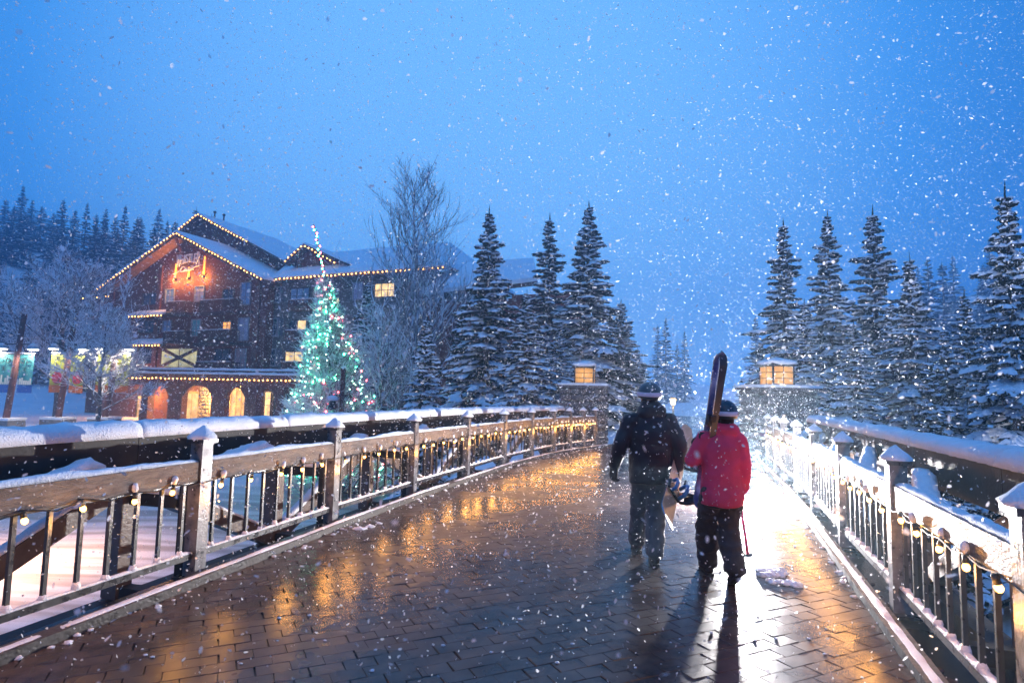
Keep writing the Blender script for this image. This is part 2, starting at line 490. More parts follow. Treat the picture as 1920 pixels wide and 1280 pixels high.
# ------------------------------------------------------------------ railings, string lights, trusses
post_mb = MB(); post_mb.box(-.07, .07, -.07, .07, 0.0, 1.2); post_me = None
baluster_me = MB().box(-.014, .014, -.014, .014, 0.23, 0.86).mesh('baluster'); baluster_me.materials.append(M['black_metal'])
bulb_me = MB().ball((0, 0, 0), 0.020, 10, 7, (1, 1, 1.2)).mesh('bulb', True); bulb_me.materials.append(M['bulb'])
socket_me = MB().tube([(0, 0, .02), (0, 0, .07)], [.019, .016], 8).mesh('socket', True); socket_me.materials.append(M['socket'])
def railing(pts, s, label, seed, extra):
    """s=+1: deck lies to the +offset side (left rail), -1 for the right rail"""
    R = random.Random(seed)
    root = empty('bridge_railing', tuple(pts[0]), label, 'railing', 'railings along the bridge deck')
    lights = empty('string_lights', tuple(pts[0] + Z * .8), extra['lights'], 'string lights', 'string lights under the bridge rails')
    cab = []
    for i, p in enumerate(pts):
        t = (pts[min(i + 1, len(pts) - 1)] - pts[max(i - 1, 0)]).normalized(); nrm = Vector((t.y, -t.x, 0)) * s
        a = t * .065; b = nrm * .065
        po = MB().quadbox(p + Z * .6, a, b, Z * .6).build('post', M['post_steel'], root)
        mbc = MB(); mbc.quadbox(p + Z * 1.215, t * .092, nrm * .092, Z * .018)
        mbc.build('post_cap', M['black_metal'], po)
        mbb = MB(); mbb.quadbox(p + Z * .012 , t * .13, nrm * .12, Z * .010); mbb.build('base_plate', M['black_metal'], po)
        # dark timber bracket behind the steel face
        MB().quadbox(p - nrm * .12 - t * .0 + Z * .38, t * .05, nrm * .05, Z * .5).build('bracket', M['truss'], po)
        cone = MB(); n = 12
        rings = [(0.108, 0.0), (0.112, 0.02), (0.080, 0.055), (0.042, 0.092), (0.010, 0.118)]
        for q, (r, h) in enumerate(rings):
            for k in range(n):
                an = 2 * math.pi * k / n
                sq = 1 / max(abs(math.cos(an)), abs(math.sin(an))); sq = 1 + (min(sq, 1.3) - 1) * .8
                rr = r * sq * (1 + R.uniform(-.08, .08))
                cone.v.append(tuple(p + t * (math.cos(an) * rr) + nrm * (math.sin(an) * rr) + Z * (1.234 + h * (1 + R.uniform(-.08, .08)))))
        for q in range(len(rings) - 1):
            for k in range(n): cone.f.append((q * n + k, q * n + (k + 1) % n, (q + 1) * n + (k + 1) % n, (q + 1) * n + k))
        cone.f.append(tuple((len(rings) - 1) * n + k for k in range(n)))
        cone.build('snow_cap', M['snow'], po, True)
    for i in range(len(pts) - 1):
        p, q = pts[i], pts[i + 1]; t = (q - p).normalized(); nrm = Vector((t.y, -t.x, 0)) * s
        a, b = p + t * .069, q - t * .069
        L = (b - a).length
        bm_ = MB().bar(a + Z * .945 + nrm * .005, b + Z * .945 + nrm * .005, .085, .175)
        ho = bm_.build('handrail', M['rail_wood'], root)
        MB().bar(a + Z * .848, b + Z * .848, .06, .014).build('steel_strip', M['black_metal'], ho)
        sn = MB(); sg = .035 if i < 6 else .08
        snow_strip(sn, [a + Z * 1.031 - nrm * .006, b + Z * 1.031 - nrm * .006], .082, .042, sg, seed + i, .75, 8, .05)
        sn.build('snow_layer', M['snow'], ho, True)
        br = MB().bar(a + Z * .2, b + Z * .2, .055, .05).build('bottom_rail', M['black_metal'], root)
        sn = MB(); snow_strip(sn, [a + Z * .2255, b + Z * .2255], .05, .022, sg, seed + 40 + i, .9, 6, .05)
        nb = max(4, round(L / .245))
        for k in range(nb):
            c = a + (b - a) * ((k + .5) / nb)
            o = bpy.data.objects.new('baluster', baluster_me); C.objects.link(o); o.parent = root
            o.matrix_parent_inverse = Matrix.Translation(-Vector(root.location)); o.location = c
            o.rotation_euler = (0, 0, math.atan2(t.y, t.x))
            hs = R.uniform(.03, .06)
            sn.ball(c + Z * (.232 + hs * .25), .034, 6, 4, (1, 1, hs / .034 * .8), .12, R)
        sn.build('snow_layer', M['snow'], br, True)
        nl = 5
        for k in range(nl):
            c = a + (b - a) * ((k + .35 + R.uniform(-.1, .1)) / nl) + nrm * .066
            zb = .80 + R.uniform(-.02, .015)
            o = bpy.data.objects.new('bulb', bulb_me); C.objects.link(o); o.parent = lights
            o.matrix_parent_inverse = Matrix.Translation(-Vector(lights.location)); o.location = c + Z * zb
            o.rotation_euler = (R.uniform(-.3, .3), R.uniform(-.3, .3), 0)
            local('socket', socket_me, None, o)
            if k in (0, 2, 4) and i < 11: point_light('bulb_glow', tuple(c + Z * (zb - .12) + nrm * .13), (1, .42, .08), 7, .05, lights)
            if R.random() < .7:
                cl = MB().ball((0, 0, .105), .026, 7, 5, (1, 1, 1.5), .2, R).mesh('snow_clump', True); local('snow_clump', cl, M['snow'], o)
            cab.append(c + Z * (zb + .07))
            cab.append(c + t * (L / nl * .5) + Z * (.845 + R.uniform(-.02, .0)))
    MB().tube(cab, .006, 5).build('cable', M['cable'], lights)
    return root
railing(LP[1:], 1, 'dark timber and steel railing with snow curving in front of the lodge', 11,
        {'lights': 'string of warm bulbs under the curving railing on the lodge side'})
railing(RP[1:], -1, 'straight dark railing with snow beside the conifers, lit white by the flash', 23,
        {'lights': 'string of warm bulbs under the straight railing beside the conifers'})

def truss(pts, s, label, seed):
    R = random.Random(seed)
    cp = offset_path(pts, -0.85 * s)
    root = empty('bridge_truss', tuple(cp[0]), label, 'truss', 'trusses outside the railings')
    for i in range(len(cp) - 1):
        p, q = cp[i], cp[i + 1]; t = (q - p).normalized(); nrm = Vector((t.y, -t.x, 0)) * s
        ch = MB().bar(p + Z * 1.03 + t * .004, q + Z * 1.03 - t * .004, .26, .38).build('top_chord', M['truss'], root)
        sn = MB(); snow_strip(sn, [p + Z * 1.222, q + Z * 1.222], .36, .15, .09, seed, .18, 9, 0)
        sn.build('snow_layer', M['snow'], ch, True)
        MB().bar(p + Z * -.45 + t * .004, q + Z * -.45 - t * .004, .24, .34).build('bottom_chord', M['truss'], root)
        hi, lo = (p + Z * .8, q + Z * -.25) if i % 2 == 0 else (p + Z * -.25, q + Z * .8)
        if not (s < 0 and i < 2):
            dg = MB().bar(hi.lerp(lo, .04), hi.lerp(lo, .96), .15, .17).build('diagonal', M['timber'], root)
            sn = MB(); o_ = Z * .098
            snow_strip(sn, [hi.lerp(lo, .07) + o_, hi.lerp(lo, .93) + o_], .14, .04, .08, seed + 60 + i, .7, 6, .1)
            sn.build('snow_layer', M['snow'], dg, True)
    for i, p in enumerate(cp):
        t = (cp[min(i + 1, len(cp) - 1)] - cp[max(i - 1, 0)]).normalized(); nrm = Vector((t.y, -t.x, 0)) * s
        MB().quadbox(p + Z * .29, t * .085, nrm * .085, Z * .55).build('vertical', M['timber'], root)
        og = MB().bar(p + nrm * .13 + Z * .66, p + nrm * .66 + Z * .66, .11, .12).build('outrigger', M['truss'], root)
        sn = MB(); snow_strip(sn, [p + nrm * .14 + Z * .72, p + nrm * .66 + Z * .72], .15, .09, .05, seed + 90 + i, .5, 7, .08)
        sn.build('snow_layer', M['snow'], og, True)
        MB().bar(p + nrm * .10 + Z * -.22, p + nrm * .80 + Z * -.22, .13, .14).build('floor_beam', M['truss'], root)
        # plank bracing between chord and rail, heaped with snow
        if i < len(cp) - 1:
            q = cp[i + 1]; L = (q - p).length
            a, b = p + t * (L * .12) + nrm * .55 + Z * .80, p + t * (L * .80) + nrm * .18 + Z * .94
            bo = MB().bar(a, b, .12, .07).build('brace', M['truss'], root)
            sn = MB(); snow_strip(sn, [a + Z * .035, b + Z * .035], .16 + R.uniform(0, .08), .10, .06, seed + 120 + i, .8, 8, .12)
            sn.build('snow_layer', M['snow'], bo, True)
truss(LP[1:-1], 1, 'black truss top chord under thick snow outside the curving railing', 31)
truss(RP[1:-1], -1, 'black truss top chord under thick snow between straight railing and conifers', 47)

# ------------------------------------------------------------------ stone pillars with lanterns
M['stone'] = mat('pillar_stone', (0.11, 0.10, 0.105), 0.75, 0.5, 3, 0.8, 14, 0.3)
M['mortar'] = mat('mortar', (0.06, 0.055, 0.055), 0.9, 0.2, 10)
stone_mes = []
for k in range(8):
    mbs = MB(); n = 3; R = random.Random(k)
    mbs.ball((0, 0, 0), 1, 10, 6, (1, 1, 1))
    v = []
    for (x, y, z) in mbs.v:
        f_ = max(abs(x), abs(y), abs(z)); g_ = .55
        x, y, z = [c / f_ * g_ + c * (1 - g_) for c in (x, y, z)]
        d_ = 1 + .12 * noise.noise(Vector((x * 2 + k * 9, y * 2, z * 2)))
        v.append((x * d_, y * d_, z * d_))
    mbs.v = v
    me = mbs.mesh('stone'); me.materials.append(M['stone']); stone_mes.append(me)
def pillar(cx, cy, rot, top, label, lab_lantern, seed):
    R = random.Random(seed)
    root = empty('stone_pillar', (cx, cy, 0), label, 'pillar', 'stone pillars at the bridge end'); root.rotation_euler.z = rot
    h = .80
    local('core', MB().box(-h + .08, h - .08, -h + .08, h - .08, -1.2, top).mesh('core'), M['mortar'], root)
    z = -.05; 
    while z < top - .05:
        ch = min(R.uniform(.2, .32), top - z)
        for f in range(4):
            x = -h
            while x < h - .05:
                wd = min(R.uniform(.26, .48), h - x)
                if h - x - wd < .12: wd = h - x
                ax = ((x + wd / 2), -h + .07) ; c, s_ = [(1, 0), (0, 1), (-1, 0), (0, -1)][f]
                lx, ly = ax[0] * c - ax[1] * s_, ax[0] * s_ + ax[1] * c
                local('stone', R.choice(stone_mes), None, root, (lx, ly, z + ch / 2), (0, 0, f * math.pi / 2), (wd / 2 * 1.0, .11 + R.uniform(0, .03), ch / 2 * 1.0))
                x += wd
        z += ch
    cap = local('cap_slab', MB().box(-h - .08, h + .08, -h - .08, h + .08, top, top + .09).mesh('cap_slab'), M['stone'], root)
    sn = MB(); sn.ball((0, 0, 0), 1, 24, 8)
    sn.v = [(max(-1, min(1, x * 1.6)) * (h + .1) * (1 + .02 * noise.noise(Vector((x * 5, y * 5, z)))), max(-1, min(1, y * 1.6)) * (h + .1), top + .088 + max(0, z) ** .4 * .1) for x, y, z in sn.v]
    local('snow_layer', sn.mesh('snow_layer', True), M['snow'], cap)
    # lantern
    zb = top + .17
    lan = empty('lantern', (cx, cy, zb), lab_lantern, 'lantern', 'lanterns on the stone pillars'); lan.rotation_euler.z = rot
    a, hh = .34, .60
    fr = MB()
    for sx in (-1, 1):
        for sy in (-1, 1): fr.box(sx * a - .022, sx * a + .022, sy * a - .022, sy * a + .022, 0, hh)
    for zz in (.015, hh - .02):
        for s_ in (-1, 1):
            fr.box(-a + .022, a - .022, s_ * a - .017, s_ * a + .017, zz - .015, zz + .015); fr.box(s_ * a - .017, s_ * a + .017, -a + .022, a - .022, zz - .015, zz + .015)
    local('frame', fr.mesh('frame'), M['black_metal'], lan)
    for f in range(4):
        pm_ = MB().box(-a + .022, a - .022, -.006, .006, .03, hh - .035).mesh('pane')
        po = local('pane', pm_, M['pane_lamp'], lan, (a * math.sin(f * math.pi / 2) , -a * math.cos(f * math.pi / 2), 0), (0, 0, f * math.pi / 2))
        mu = MB().box(-.011, .011, -.016, -.007, .03, hh - .035)
        for zz in (.21, .39): mu.box(-a + .022, a - .022, -.0155, -.0075, zz - .01, zz + .01)
        local('glazing_bar', mu.mesh('glazing_bar'), M['black_metal'], po)
    local('lamp', MB().ball((0, 0, .28), .07, 10, 7).mesh('lamp', True), M['lamp_warm'], lan)
    ll = bpy.data.lights.new('lantern_light', 'POINT'); ll.energy = 75; ll.color = (1, .66, .30); ll.shadow_soft_size = .1
    lo_ = bpy.data.objects.new('lantern_light', ll); C.objects.link(lo_); lo_.parent = lan; lo_.location = (0, 0, .38)
    rf = MB(); b = a + .1
    rf.v = [(-b, -b, hh), (b, -b, hh), (b, b, hh), (-b, b, hh), (0, 0, hh + .2), (-b, -b, hh - .03), (b, -b, hh - .03), (b, b, hh - .03), (-b, b, hh - .03)]
    rf.f = [(0, 1, 4), (1, 2, 4), (2, 3, 4), (3, 0, 4), (5, 6, 1, 0), (6, 7, 2, 1), (7, 8, 3, 2), (8, 5, 0, 3), (8, 7, 6, 5)]
    ro = local('roof', rf.mesh('roof'), M['black_metal'], lan)
    sn = MB(); sn.ball((0, 0, 0), 1, 16, 8)
    sn.v = [(max(-1, min(1, x * 1.35)) * (b + .01), max(-1, min(1, y * 1.35)) * (b + .01), hh + .005 + (1 - max(abs(x), abs(y))) * .19 + (.075 if z > .05 else 0)) for x, y, z in sn.v]
    local('snow_layer', sn.mesh('snow_layer', True), M['snow'], ro)
lp = at(1096, 760, 22.2); rp = at(1457, 760, 18.4)
pillar(lp.x, lp.y, math.radians(-12), 2.0, 'square stone pillar where the curving railing ends, below the lodge side conifers', 'glowing square lantern with snow roof on pillar beside the curving railing', 5)
pillar(rp.x, rp.y, math.radians(10), 2.0, 'square stone pillar where the straight railing ends, flakes all around', 'glowing square lantern with snow roof on pillar at the straight railing', 6)

# ------------------------------------------------------------------ lodge
EU = Vector((0.922, -0.387, 0)).normalized(); EN = Vector((-EU.y * -1, 0, 0))
EN = Vector((EU.y, -EU.x, 0))                     # outward, towards the bridge
LO = Vector(((490 - 960) / F * 53.0, 53.0, 0))
GZ = -1.35
def fp(px, py, off=0.0):                           # pixel on the facade plane pushed out by off -> (u, z)
    d = ray(px, py); o = LO + EN * off
    t = (o - CAM).dot(EN) / d.dot(EN)
    P = CAM + d * t
    return (P - LO).dot(EU), P.z
def W(u, v, z): return LO + EU * u + EN * v + Z * z   # facade frame -> world
M['siding'] = mat('brown_siding', (0.15, 0.052, 0.04), 0.75, 0, 3, 0.4, 10, 0.2, stretch=(1, 1, 6), col2=(0.24, 0.085, 0.062))
M['siding2'] = mat('grey_green_siding', (0.13, 0.11, 0.095), 0.8, 0, 3, 0.4, 10, 0.2, stretch=(1, 1, 6), col2=(0.19, 0.16, 0.14))
M['trim'] = mat('trim', (0.10, 0.055, 0.045), 0.7, 0.3, 4, 0.2, 12)
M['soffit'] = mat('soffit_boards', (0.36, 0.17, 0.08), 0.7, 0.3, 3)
M['beam'] = mat('timber_beam', (0.17, 0.062, 0.042), 0.65, 0.35, 3, 0.5, 9)
M['glass'] = mat('window_glass', (0.05, 0.07, 0.10), 0.12, 0.3, 1.5, 0, 1, 0.8)
M['curtain'] = mat('curtained_window', (0.42, 0.40, 0.50), 0.35, 0.15, 6, 0.0, 1, 0.5)
M['curtain_blue'] = mat('blue_window', (0.22, 0.36, 0.52), 0.3, 0.15, 3, 0, 1, 0.5)
M['curtain_teal'] = mat('teal_window', (0.10, 0.38, 0.38), 0.3, 0.2, 3, 0, 1, 0.5)
M['curtain_pink'] = mat('rose_curtain', (0.42, 0.25, 0.25), 0.5, 0.15, 6)
def lit(name, col, st, scale=2.0):
    m, t, p = new_mat(name); n = t.nodes.new; l = t.links.new
    tc = n('ShaderNodeTexCoord'); nz = n('ShaderNodeTexNoise'); nz.inputs['Scale'].default_value = scale
    l(tc.outputs['Object'], nz.inputs['Vector'])
    r = n('ShaderNodeValToRGB'); r.color_ramp.elements[0].position = .35; r.color_ramp.elements[0].color = tuple(c * .45 for c in col) + (1,)
    r.color_ramp.elements[1].position = .62; r.color_ramp.elements[1].color = (*col, 1)
    l(nz.outputs[0], r.inputs[0]); l(r.outputs[0], p.inputs['Emission Color'])
    p.inputs['Emission Strength'].default_value = st; p.inputs['Base Color'].default_value = (.3, .2, .1, 1); p.inputs['Roughness'].default_value = .15
    return m
M['lit'] = lit('lit_window', (1.0, 0.66, 0.28), 1.9)
M['lit_or'] = lit('lit_window_orange', (1.0, 0.42, 0.08), 1.7)
M['lit_hall'] = lit('lit_entrance', (1.0, 0.60, 0.24), 1.05, 1.6)
M['lit_green'] = lit('lit_green_window', (0.75, 0.68, 0.36), 0.9, 1.0)
M['frame'] = mat('window_frame', (0.30, 0.30, 0.33), 0.6)
M['frame_dark'] = mat('dark_window_frame', (0.05, 0.04, 0.04), 0.6)
M['frame_gold'] = mat('wooden_frame', (0.5, 0.3, 0.12), 0.5)
M['shutter'] = mat('shutter', (0.12, 0.115, 0.13), 0.7, .2)
M['rubble'] = mat('rubble_stone', (0.28, 0.23, 0.19), 0.9, 0.5, 2.2, 1.0, 5)
lodge = empty('lodge', tuple(LO + Z * GZ), 'large dark brown timber lodge with lit gables and snowy roofs', 'building')
def fbox(mb, u0, u1, v0, v1, z0, z1):
    mb.quadbox(W((u0 + u1) / 2, (v0 + v1) / 2, (z0 + z1) / 2), EU * ((u1 - u0) / 2), EN * ((v1 - v0) / 2), Z * ((z1 - z0) / 2)); return mb
def fbar(mb, a, b, wd, ht): return mb.bar(W(*a), W(*b), wd, ht)
def lpart(mb, name, matl, parent=None, smooth=False): return mb.build(name, matl, parent or lodge, smooth)
EAVE = fp(490, 523)[1]
UL = fp(208, 548)[0]; UR = 0.3
UP_, ZP = fp(340, 434, 1.2)
UP_ = (UL + UR) / 2 if abs(UP_ - (UL + UR) / 2) < 1.5 else UP_
UE = fp(838, 521)[0]
print('lodge', EAVE, UL, UR, UP_, ZP, UE)
# walls
lpart(MB().poly([W(UL, 0, GZ - 1), W(UR, 0, GZ - 1), W(UR, 0, EAVE), W(UP_, 0, ZP - .35), W(UL, 0, EAVE)], -EN * 14), 'gable_wall', M['siding'])
lpart(fbox(MB(), UR + .003, UE - 1.6, -13, -0.9, GZ - 1, EAVE), 'wing_wall', M['siding2'])
def slab(pts, th):                                 # roof slab from four world points (top face), thickness downwards
    return MB().poly(pts, Z * -th)
def roof(name, pts, lip=.28, snow=.32):
    ro = lpart(slab(pts, lip), name, M['trim'])
    # snow blanket, thicker and softly uneven
    a, b, c, d = [Vector(p) for p in pts]; mb = MB(); nu, nv = 24, 10
    for j in range(nv + 1):
        for i in range(nu + 1):
            p = a.lerp(b, i / nu).lerp(d.lerp(c, i / nu), j / nv)
            ed = min(1, min(i, nu - i) / 1.5, min(j, nv - j) / 1.0)
            mb.v.append(tuple(p + Z * (.004 + snow * (.55 + .45 * ed) * (1 + .22 * noise.noise(p * .5)))))
    n1 = len(mb.v)
    for j in range(nv):
        for i in range(nu):
            k = j * (nu + 1) + i; mb.f.append((k, k + 1, k + nu + 2, k + nu + 1))
    # skirt
    edge = [i for i in range(nu + 1)] + [(j) * (nu + 1) + nu for j in range(1, nv + 1)] + [nv * (nu + 1) + i for i in range(nu - 1, -1, -1)] + [j * (nu + 1) for j in range(nv - 1, 0, -1)]
    for e_ in edge:
        x, y, z = mb.v[e_]; i, j = e_ % (nu + 1), e_ // (nu + 1)
        p = a.lerp(b, i / nu).lerp(d.lerp(c, i / nu), j / nv); mb.v.append(tuple(p + Z * .003))
    ne = len(edge)
    for k in range(ne): mb.f.append((edge[k], n1 + k, n1 + (k + 1) % ne, edge[(k + 1) % ne]))
    mb.build('snow_blanket', M['snow_soft'], ro, True)
    return ro
SL = (ZP - EAVE) / (UP_ - UL)
OV = .7                                            # eave overhang
roof('gable_roof', [W(UL - OV, 1.3, EAVE - OV * SL), W(UP_, 1.3, ZP), W(UP_, -14, ZP), W(UL - OV, -14, EAVE - OV * SL)])
roof('gable_roof', [W(UP_ + .004, 1.3, ZP), W(UR + OV, 1.3, EAVE - OV * SL), W(UR + OV, -14, EAVE - OV * SL), W(UP_ + .004, -14, ZP)])
# boarded soffit under the gable overhang, lit by the sign lamps
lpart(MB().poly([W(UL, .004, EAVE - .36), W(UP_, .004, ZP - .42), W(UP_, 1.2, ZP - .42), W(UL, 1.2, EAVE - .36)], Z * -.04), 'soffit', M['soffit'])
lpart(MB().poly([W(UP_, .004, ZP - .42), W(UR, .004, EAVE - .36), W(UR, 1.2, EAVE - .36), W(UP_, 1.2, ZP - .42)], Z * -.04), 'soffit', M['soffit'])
lpart(fbar(MB(), (UP_, .1, ZP - 2.6), (UP_, 1.2, ZP - .6), .2, .2), 'bracket', M['beam'])
lpart(fbar(MB(), (UP_ - 1.2, .15, ZP - 1.6), (UP_ + 1.2, .15, ZP - 1.6), .18, .22), 'bracket', M['beam'])
# upper gable set back behind
u2, z2 = fp(370, 400, -3.0); ul2, zl2 = fp(308, 452, -3.0); ur2, zr2 = fp(548, 497, -3.0)
lpart(MB().poly([W(ul2 + .5, -4.2, zl2 - 3), W(ur2 - .3, -4.2, zr2 - 3), W(ur2 - .3, -4.2, zr2 - .2), W(u2, -4.2, z2 - .35), W(ul2 + .5, -4.2, zl2 - .1)], -EN * 9), 'upper_gable_wall', M['siding'])
roof('upper_roof', [W(ul2, -3, zl2), W(u2, -3, z2), W(u2, -14, z2), W(ul2, -14, zl2)], .25, .25)
roof('upper_roof', [W(u2 + .004, -3, z2), W(ur2, -3, zr2), W(ur2, -14, zr2), W(u2 + .004, -14, z2)], .25, .25)
for px_, py_ in ((403, 398), (420, 403)):
    u, z = fp(px_, py_, -8); lpart(MB().tube([W(u, -8, z - 1.2), W(u, -8, z - .1), W(u, -8, z - .1), W(u, -8, z + .1)], [.09, .09, .17, .17], 8), 'vent_pipe', M['black_metal'])
# long wing roof facing the bridge, hipped end
zr = fp(690, 470, -8)[1]
roof('wing_roof', [W(UR + OV - .4, -.1, EAVE + .02), W(UE, -.1, EAVE + .02), W(UE - 4.5, -8, zr), W(UR + OV - 5, -8, zr)])
roof('wing_roof', [W(UE + .004, -.1, EAVE + .02), W(UE + .004, -14, EAVE + .02), W(UE - 4.4, -8.1, zr - .02), W(UE - 4.4, -8.0, zr - .02)])
# dormer
ud, zd = fp(569, 457, -1.0); a1, b1 = fp(532, 490, -1.0); a2, b2 = fp(652, 494, -1.0)
lpart(MB().poly([W(a1 + .6, -1.9, EAVE - .2), W(a2 - 1.4, -1.9, EAVE - .2), W(a2 - 1.4, -1.9, b2 + .25), W(ud, -1.9, zd - .3), W(a1 + .6, -1.9, b1 + .3)], -EN * 5), 'dormer_wall', M['siding'])
roof('dormer_roof', [W(a1, -1, b1), W(ud, -1, zd), W(ud, -8.5, zd), W(a1, -8.5, b1)], .22, .22)
roof('dormer_roof', [W(ud + .004, -1, zd), W(a2, -1, b2), W(a2, -8.5, b2), W(ud + .004, -8.5, zd)], .22, .22)
# corner boards and storey bands
for px_ in (208, 296, 482):
    u = fp(px_, 600)[0]; lpart(fbox(MB(), u - .3, u + .3, .003, .16, GZ, EAVE - .05 if px_ != 296 else EAVE + 2), 'corner_board', M['beam'])
for py_ in (588, 646):
    z = fp(400, py_)[1]; lpart(fbox(MB(), UL + .32, fp(476, 600)[0], .003, .10, z - .16, z + .16), 'storey_band', M['trim'])

def window(px0, py0, px1, py1, matl, off=0.0, frame='frame', nx=2, ny=3, shutters=False, fw=.09):
    c = fp((px0 + px1) / 2, (py0 + py1) / 2, off)
    wd = abs(fp(px1, (py0 + py1) / 2, off)[0] - fp(px0, (py0 + py1) / 2, off)[0]) / 2
    ht = abs(fp((px0 + px1) / 2, py0, off)[1] - fp((px0 + px1) / 2, py1, off)[1]) / 2
    u, z = c
    wo = fbox(MB(), u - wd, u + wd, off + .004, off + .03, z - ht, z + ht).build('window', M[matl], lodge)
    fr = MB()
    fbox(fr, u - wd - fw, u - wd, off + .005, off + .12, z - ht - fw, z + ht + fw); fbox(fr, u + wd, u + wd + fw, off + .005, off + .12, z - ht - fw, z + ht + fw)
    fbox(fr, u - wd, u + wd, off + .005, off + .115, z + ht, z + ht + fw); fbox(fr, u - wd, u + wd, off + .005, off + .14, z - ht - fw, z - ht)
    fr.build('frame', M[frame], wo)
    gb = MB()
    for k in range(1, nx): x = u - wd + 2 * wd * k / nx; fbox(gb, x - .025, x + .025, off + .031, off + .075, z - ht, z + ht)
    for k in range(1, ny): y = z - ht + 2 * ht * k / ny; fbox(gb, u - wd, u + wd, off + .031, off + .07, y - .022, y + .022)
    if gb.v: gb.build('glazing_bar', M[frame], wo)
    if shutters:
        for s in (-1, 1):
            x = u + s * (wd + fw + .3); fbox(MB(), x - .26, x + .26, off + .006, off + .07, z - ht, z + ht).build('shutter', M['shutter'], wo)
    return wo
# gable wall windows, three storeys
window(312, 543, 327, 567, 'curtain_blue', ny=2); window(367, 538, 383, 564, 'curtain'); window(453, 531, 470, 570, 'curtain_blue', ny=3)
window(420, 543, 438, 560, 'glass', frame='frame_dark', ny=2); window(270, 551, 294, 570, 'glass', frame='frame_dark', ny=2)
window(307, 602, 321, 621, 'curtain_blue', ny=2); window(361, 600, 376, 629, 'curtain_teal'); window(449, 597, 466, 637, 'curtain')
window(419, 604, 434, 617, 'lit_or', frame='frame_dark', ny=2); window(262, 603, 290, 622, 'glass', frame='frame_dark', nx=3, ny=2)
window(443, 655, 461, 687, 'curtain_pink', ny=2); window(262, 655, 290, 680, 'glass', frame='frame_dark', nx=3, ny=2)
window(405, 655, 430, 674, 'glass', frame='frame_dark', ny=2)
# big green-lit window with timber cross
gw = window(303, 654, 370, 688, 'lit_green', frame='beam', nx=2, ny=1, fw=.2)
a = fp(303, 654, .2); b = fp(370, 688, .2)
lpart(fbar(MB(), (a[0], .13, a[1]), (b[0], .13, b[1]), .12, .28), 'timber_cross', M['beam']); lpart(fbar(MB(), (a[0], .26, b[1]), (b[0], .26, a[1]), .12, .28), 'timber_cross', M['beam'])
# wing windows
for q in (((511, 540, 526, 566), 'glass'), ((506, 598, 521, 629), 'glass'), ((500, 655, 517, 685), 'glass')): window(*q[0], q[1], off=-.9, ny=3, shutters=True)
window(546, 541, 580, 568, 'curtain_blue', off=-.9, nx=3, ny=2, frame='frame_dark'); window(559, 601, 575, 617, 'lit', off=-.9, ny=1, nx=1, frame='frame_dark')
window(545, 601, 557, 617, 'glass', off=-.9, ny=1, nx=1, frame='frame_dark')
window(536, 660, 569, 680, 'lit', off=-.9, nx=2, ny=1, frame='frame_dark'); window(664, 531, 680, 560, 'curtain', off=-.9)
window(704, 532, 740, 556, 'lit', off=-.9, nx=3, ny=2, frame='frame_dark'); window(617, 626, 630, 650, 'lit', off=-.9, ny=2, frame='frame_dark'); window(622, 560, 636, 582, 'lit', off=-.9, ny=2, frame='frame_dark')
window(664, 600, 690, 625, 'glass', off=-.9, ny=2, frame='frame_dark'); window(793, 606, 806, 621, 'lit', off=-.9, ny=2, frame='frame_dark'); window(790, 676, 805, 689, 'lit', off=-.9, ny=1, frame='frame_dark')
window(664, 660, 690, 685, 'lit', off=-.9, ny=2, frame='frame_dark')
def balcony(px0, py0, px1, py1, off=0.0, matl='trim'):
    o = off + 1.1
    u0, z1 = fp(px0, py0, o); u1, _ = fp(px1, py0, o); z0 = fp((px0 + px1) / 2, py1, o)[1]
    bo = fbox(MB(), u0, u1, off + .005, o, z0 - .18, z0).build('balcony', M[matl], lodge)
    rl = MB()
    fbox(rl, u0, u1, o - .08, o, z1 - .07, z1); fbox(rl, u0, u0 + .08, off + .01, o - .081, z1 - .07, z1); fbox(rl, u1 - .08, u1, off + .01, o - .081, z1 - .07, z1)
    fbox(rl, u0, u1, o - .07, o - .01, z0 + .10, z0 + .16)
    rl.build('railing', M[matl], bo)
    n = max(3, int((u1 - u0) / .16))
    bs = MB()
    for k in range(n): x = u0 + .05 + (u1 - u0 - .1) * k / (n - 1); fbox(bs, x - .022, x + .022, o - .06, o - .02, z0 + .161, z1 - .071)
    for k in range(7): y = off + .1 + (1.1 - .2) * k / 6; fbox(bs, u0 + .02, u0 + .06, y - .02, y + .02, z0 + .001, z1 - .071); fbox(bs, u1 - .06, u1 - .02, y - .02, y + .02, z0 + .001, z1 - .071)
    tag(bs.build('baluster_row', M[matl], bo), kind='stuff')
    sn = MB(); snow_strip(sn, [W(u0, o - .04, z1 + .001), W(u1, o - .04, z1 + .001)], .1, .06, .3, px0, .5, 5, .1); sn.build('snow_layer', M['snow_soft'], bo, True)
for q in ((312, 566, 346, 585), (374, 563, 438, 583), (306, 621, 345, 641), (370, 619, 433, 641), (366, 678, 432, 693)): balcony(*q)
for q in ((540, 562, 590, 576), (534, 619, 588, 632), (527, 678, 582, 692)): balcony(*q, off=-.9, matl='beam')
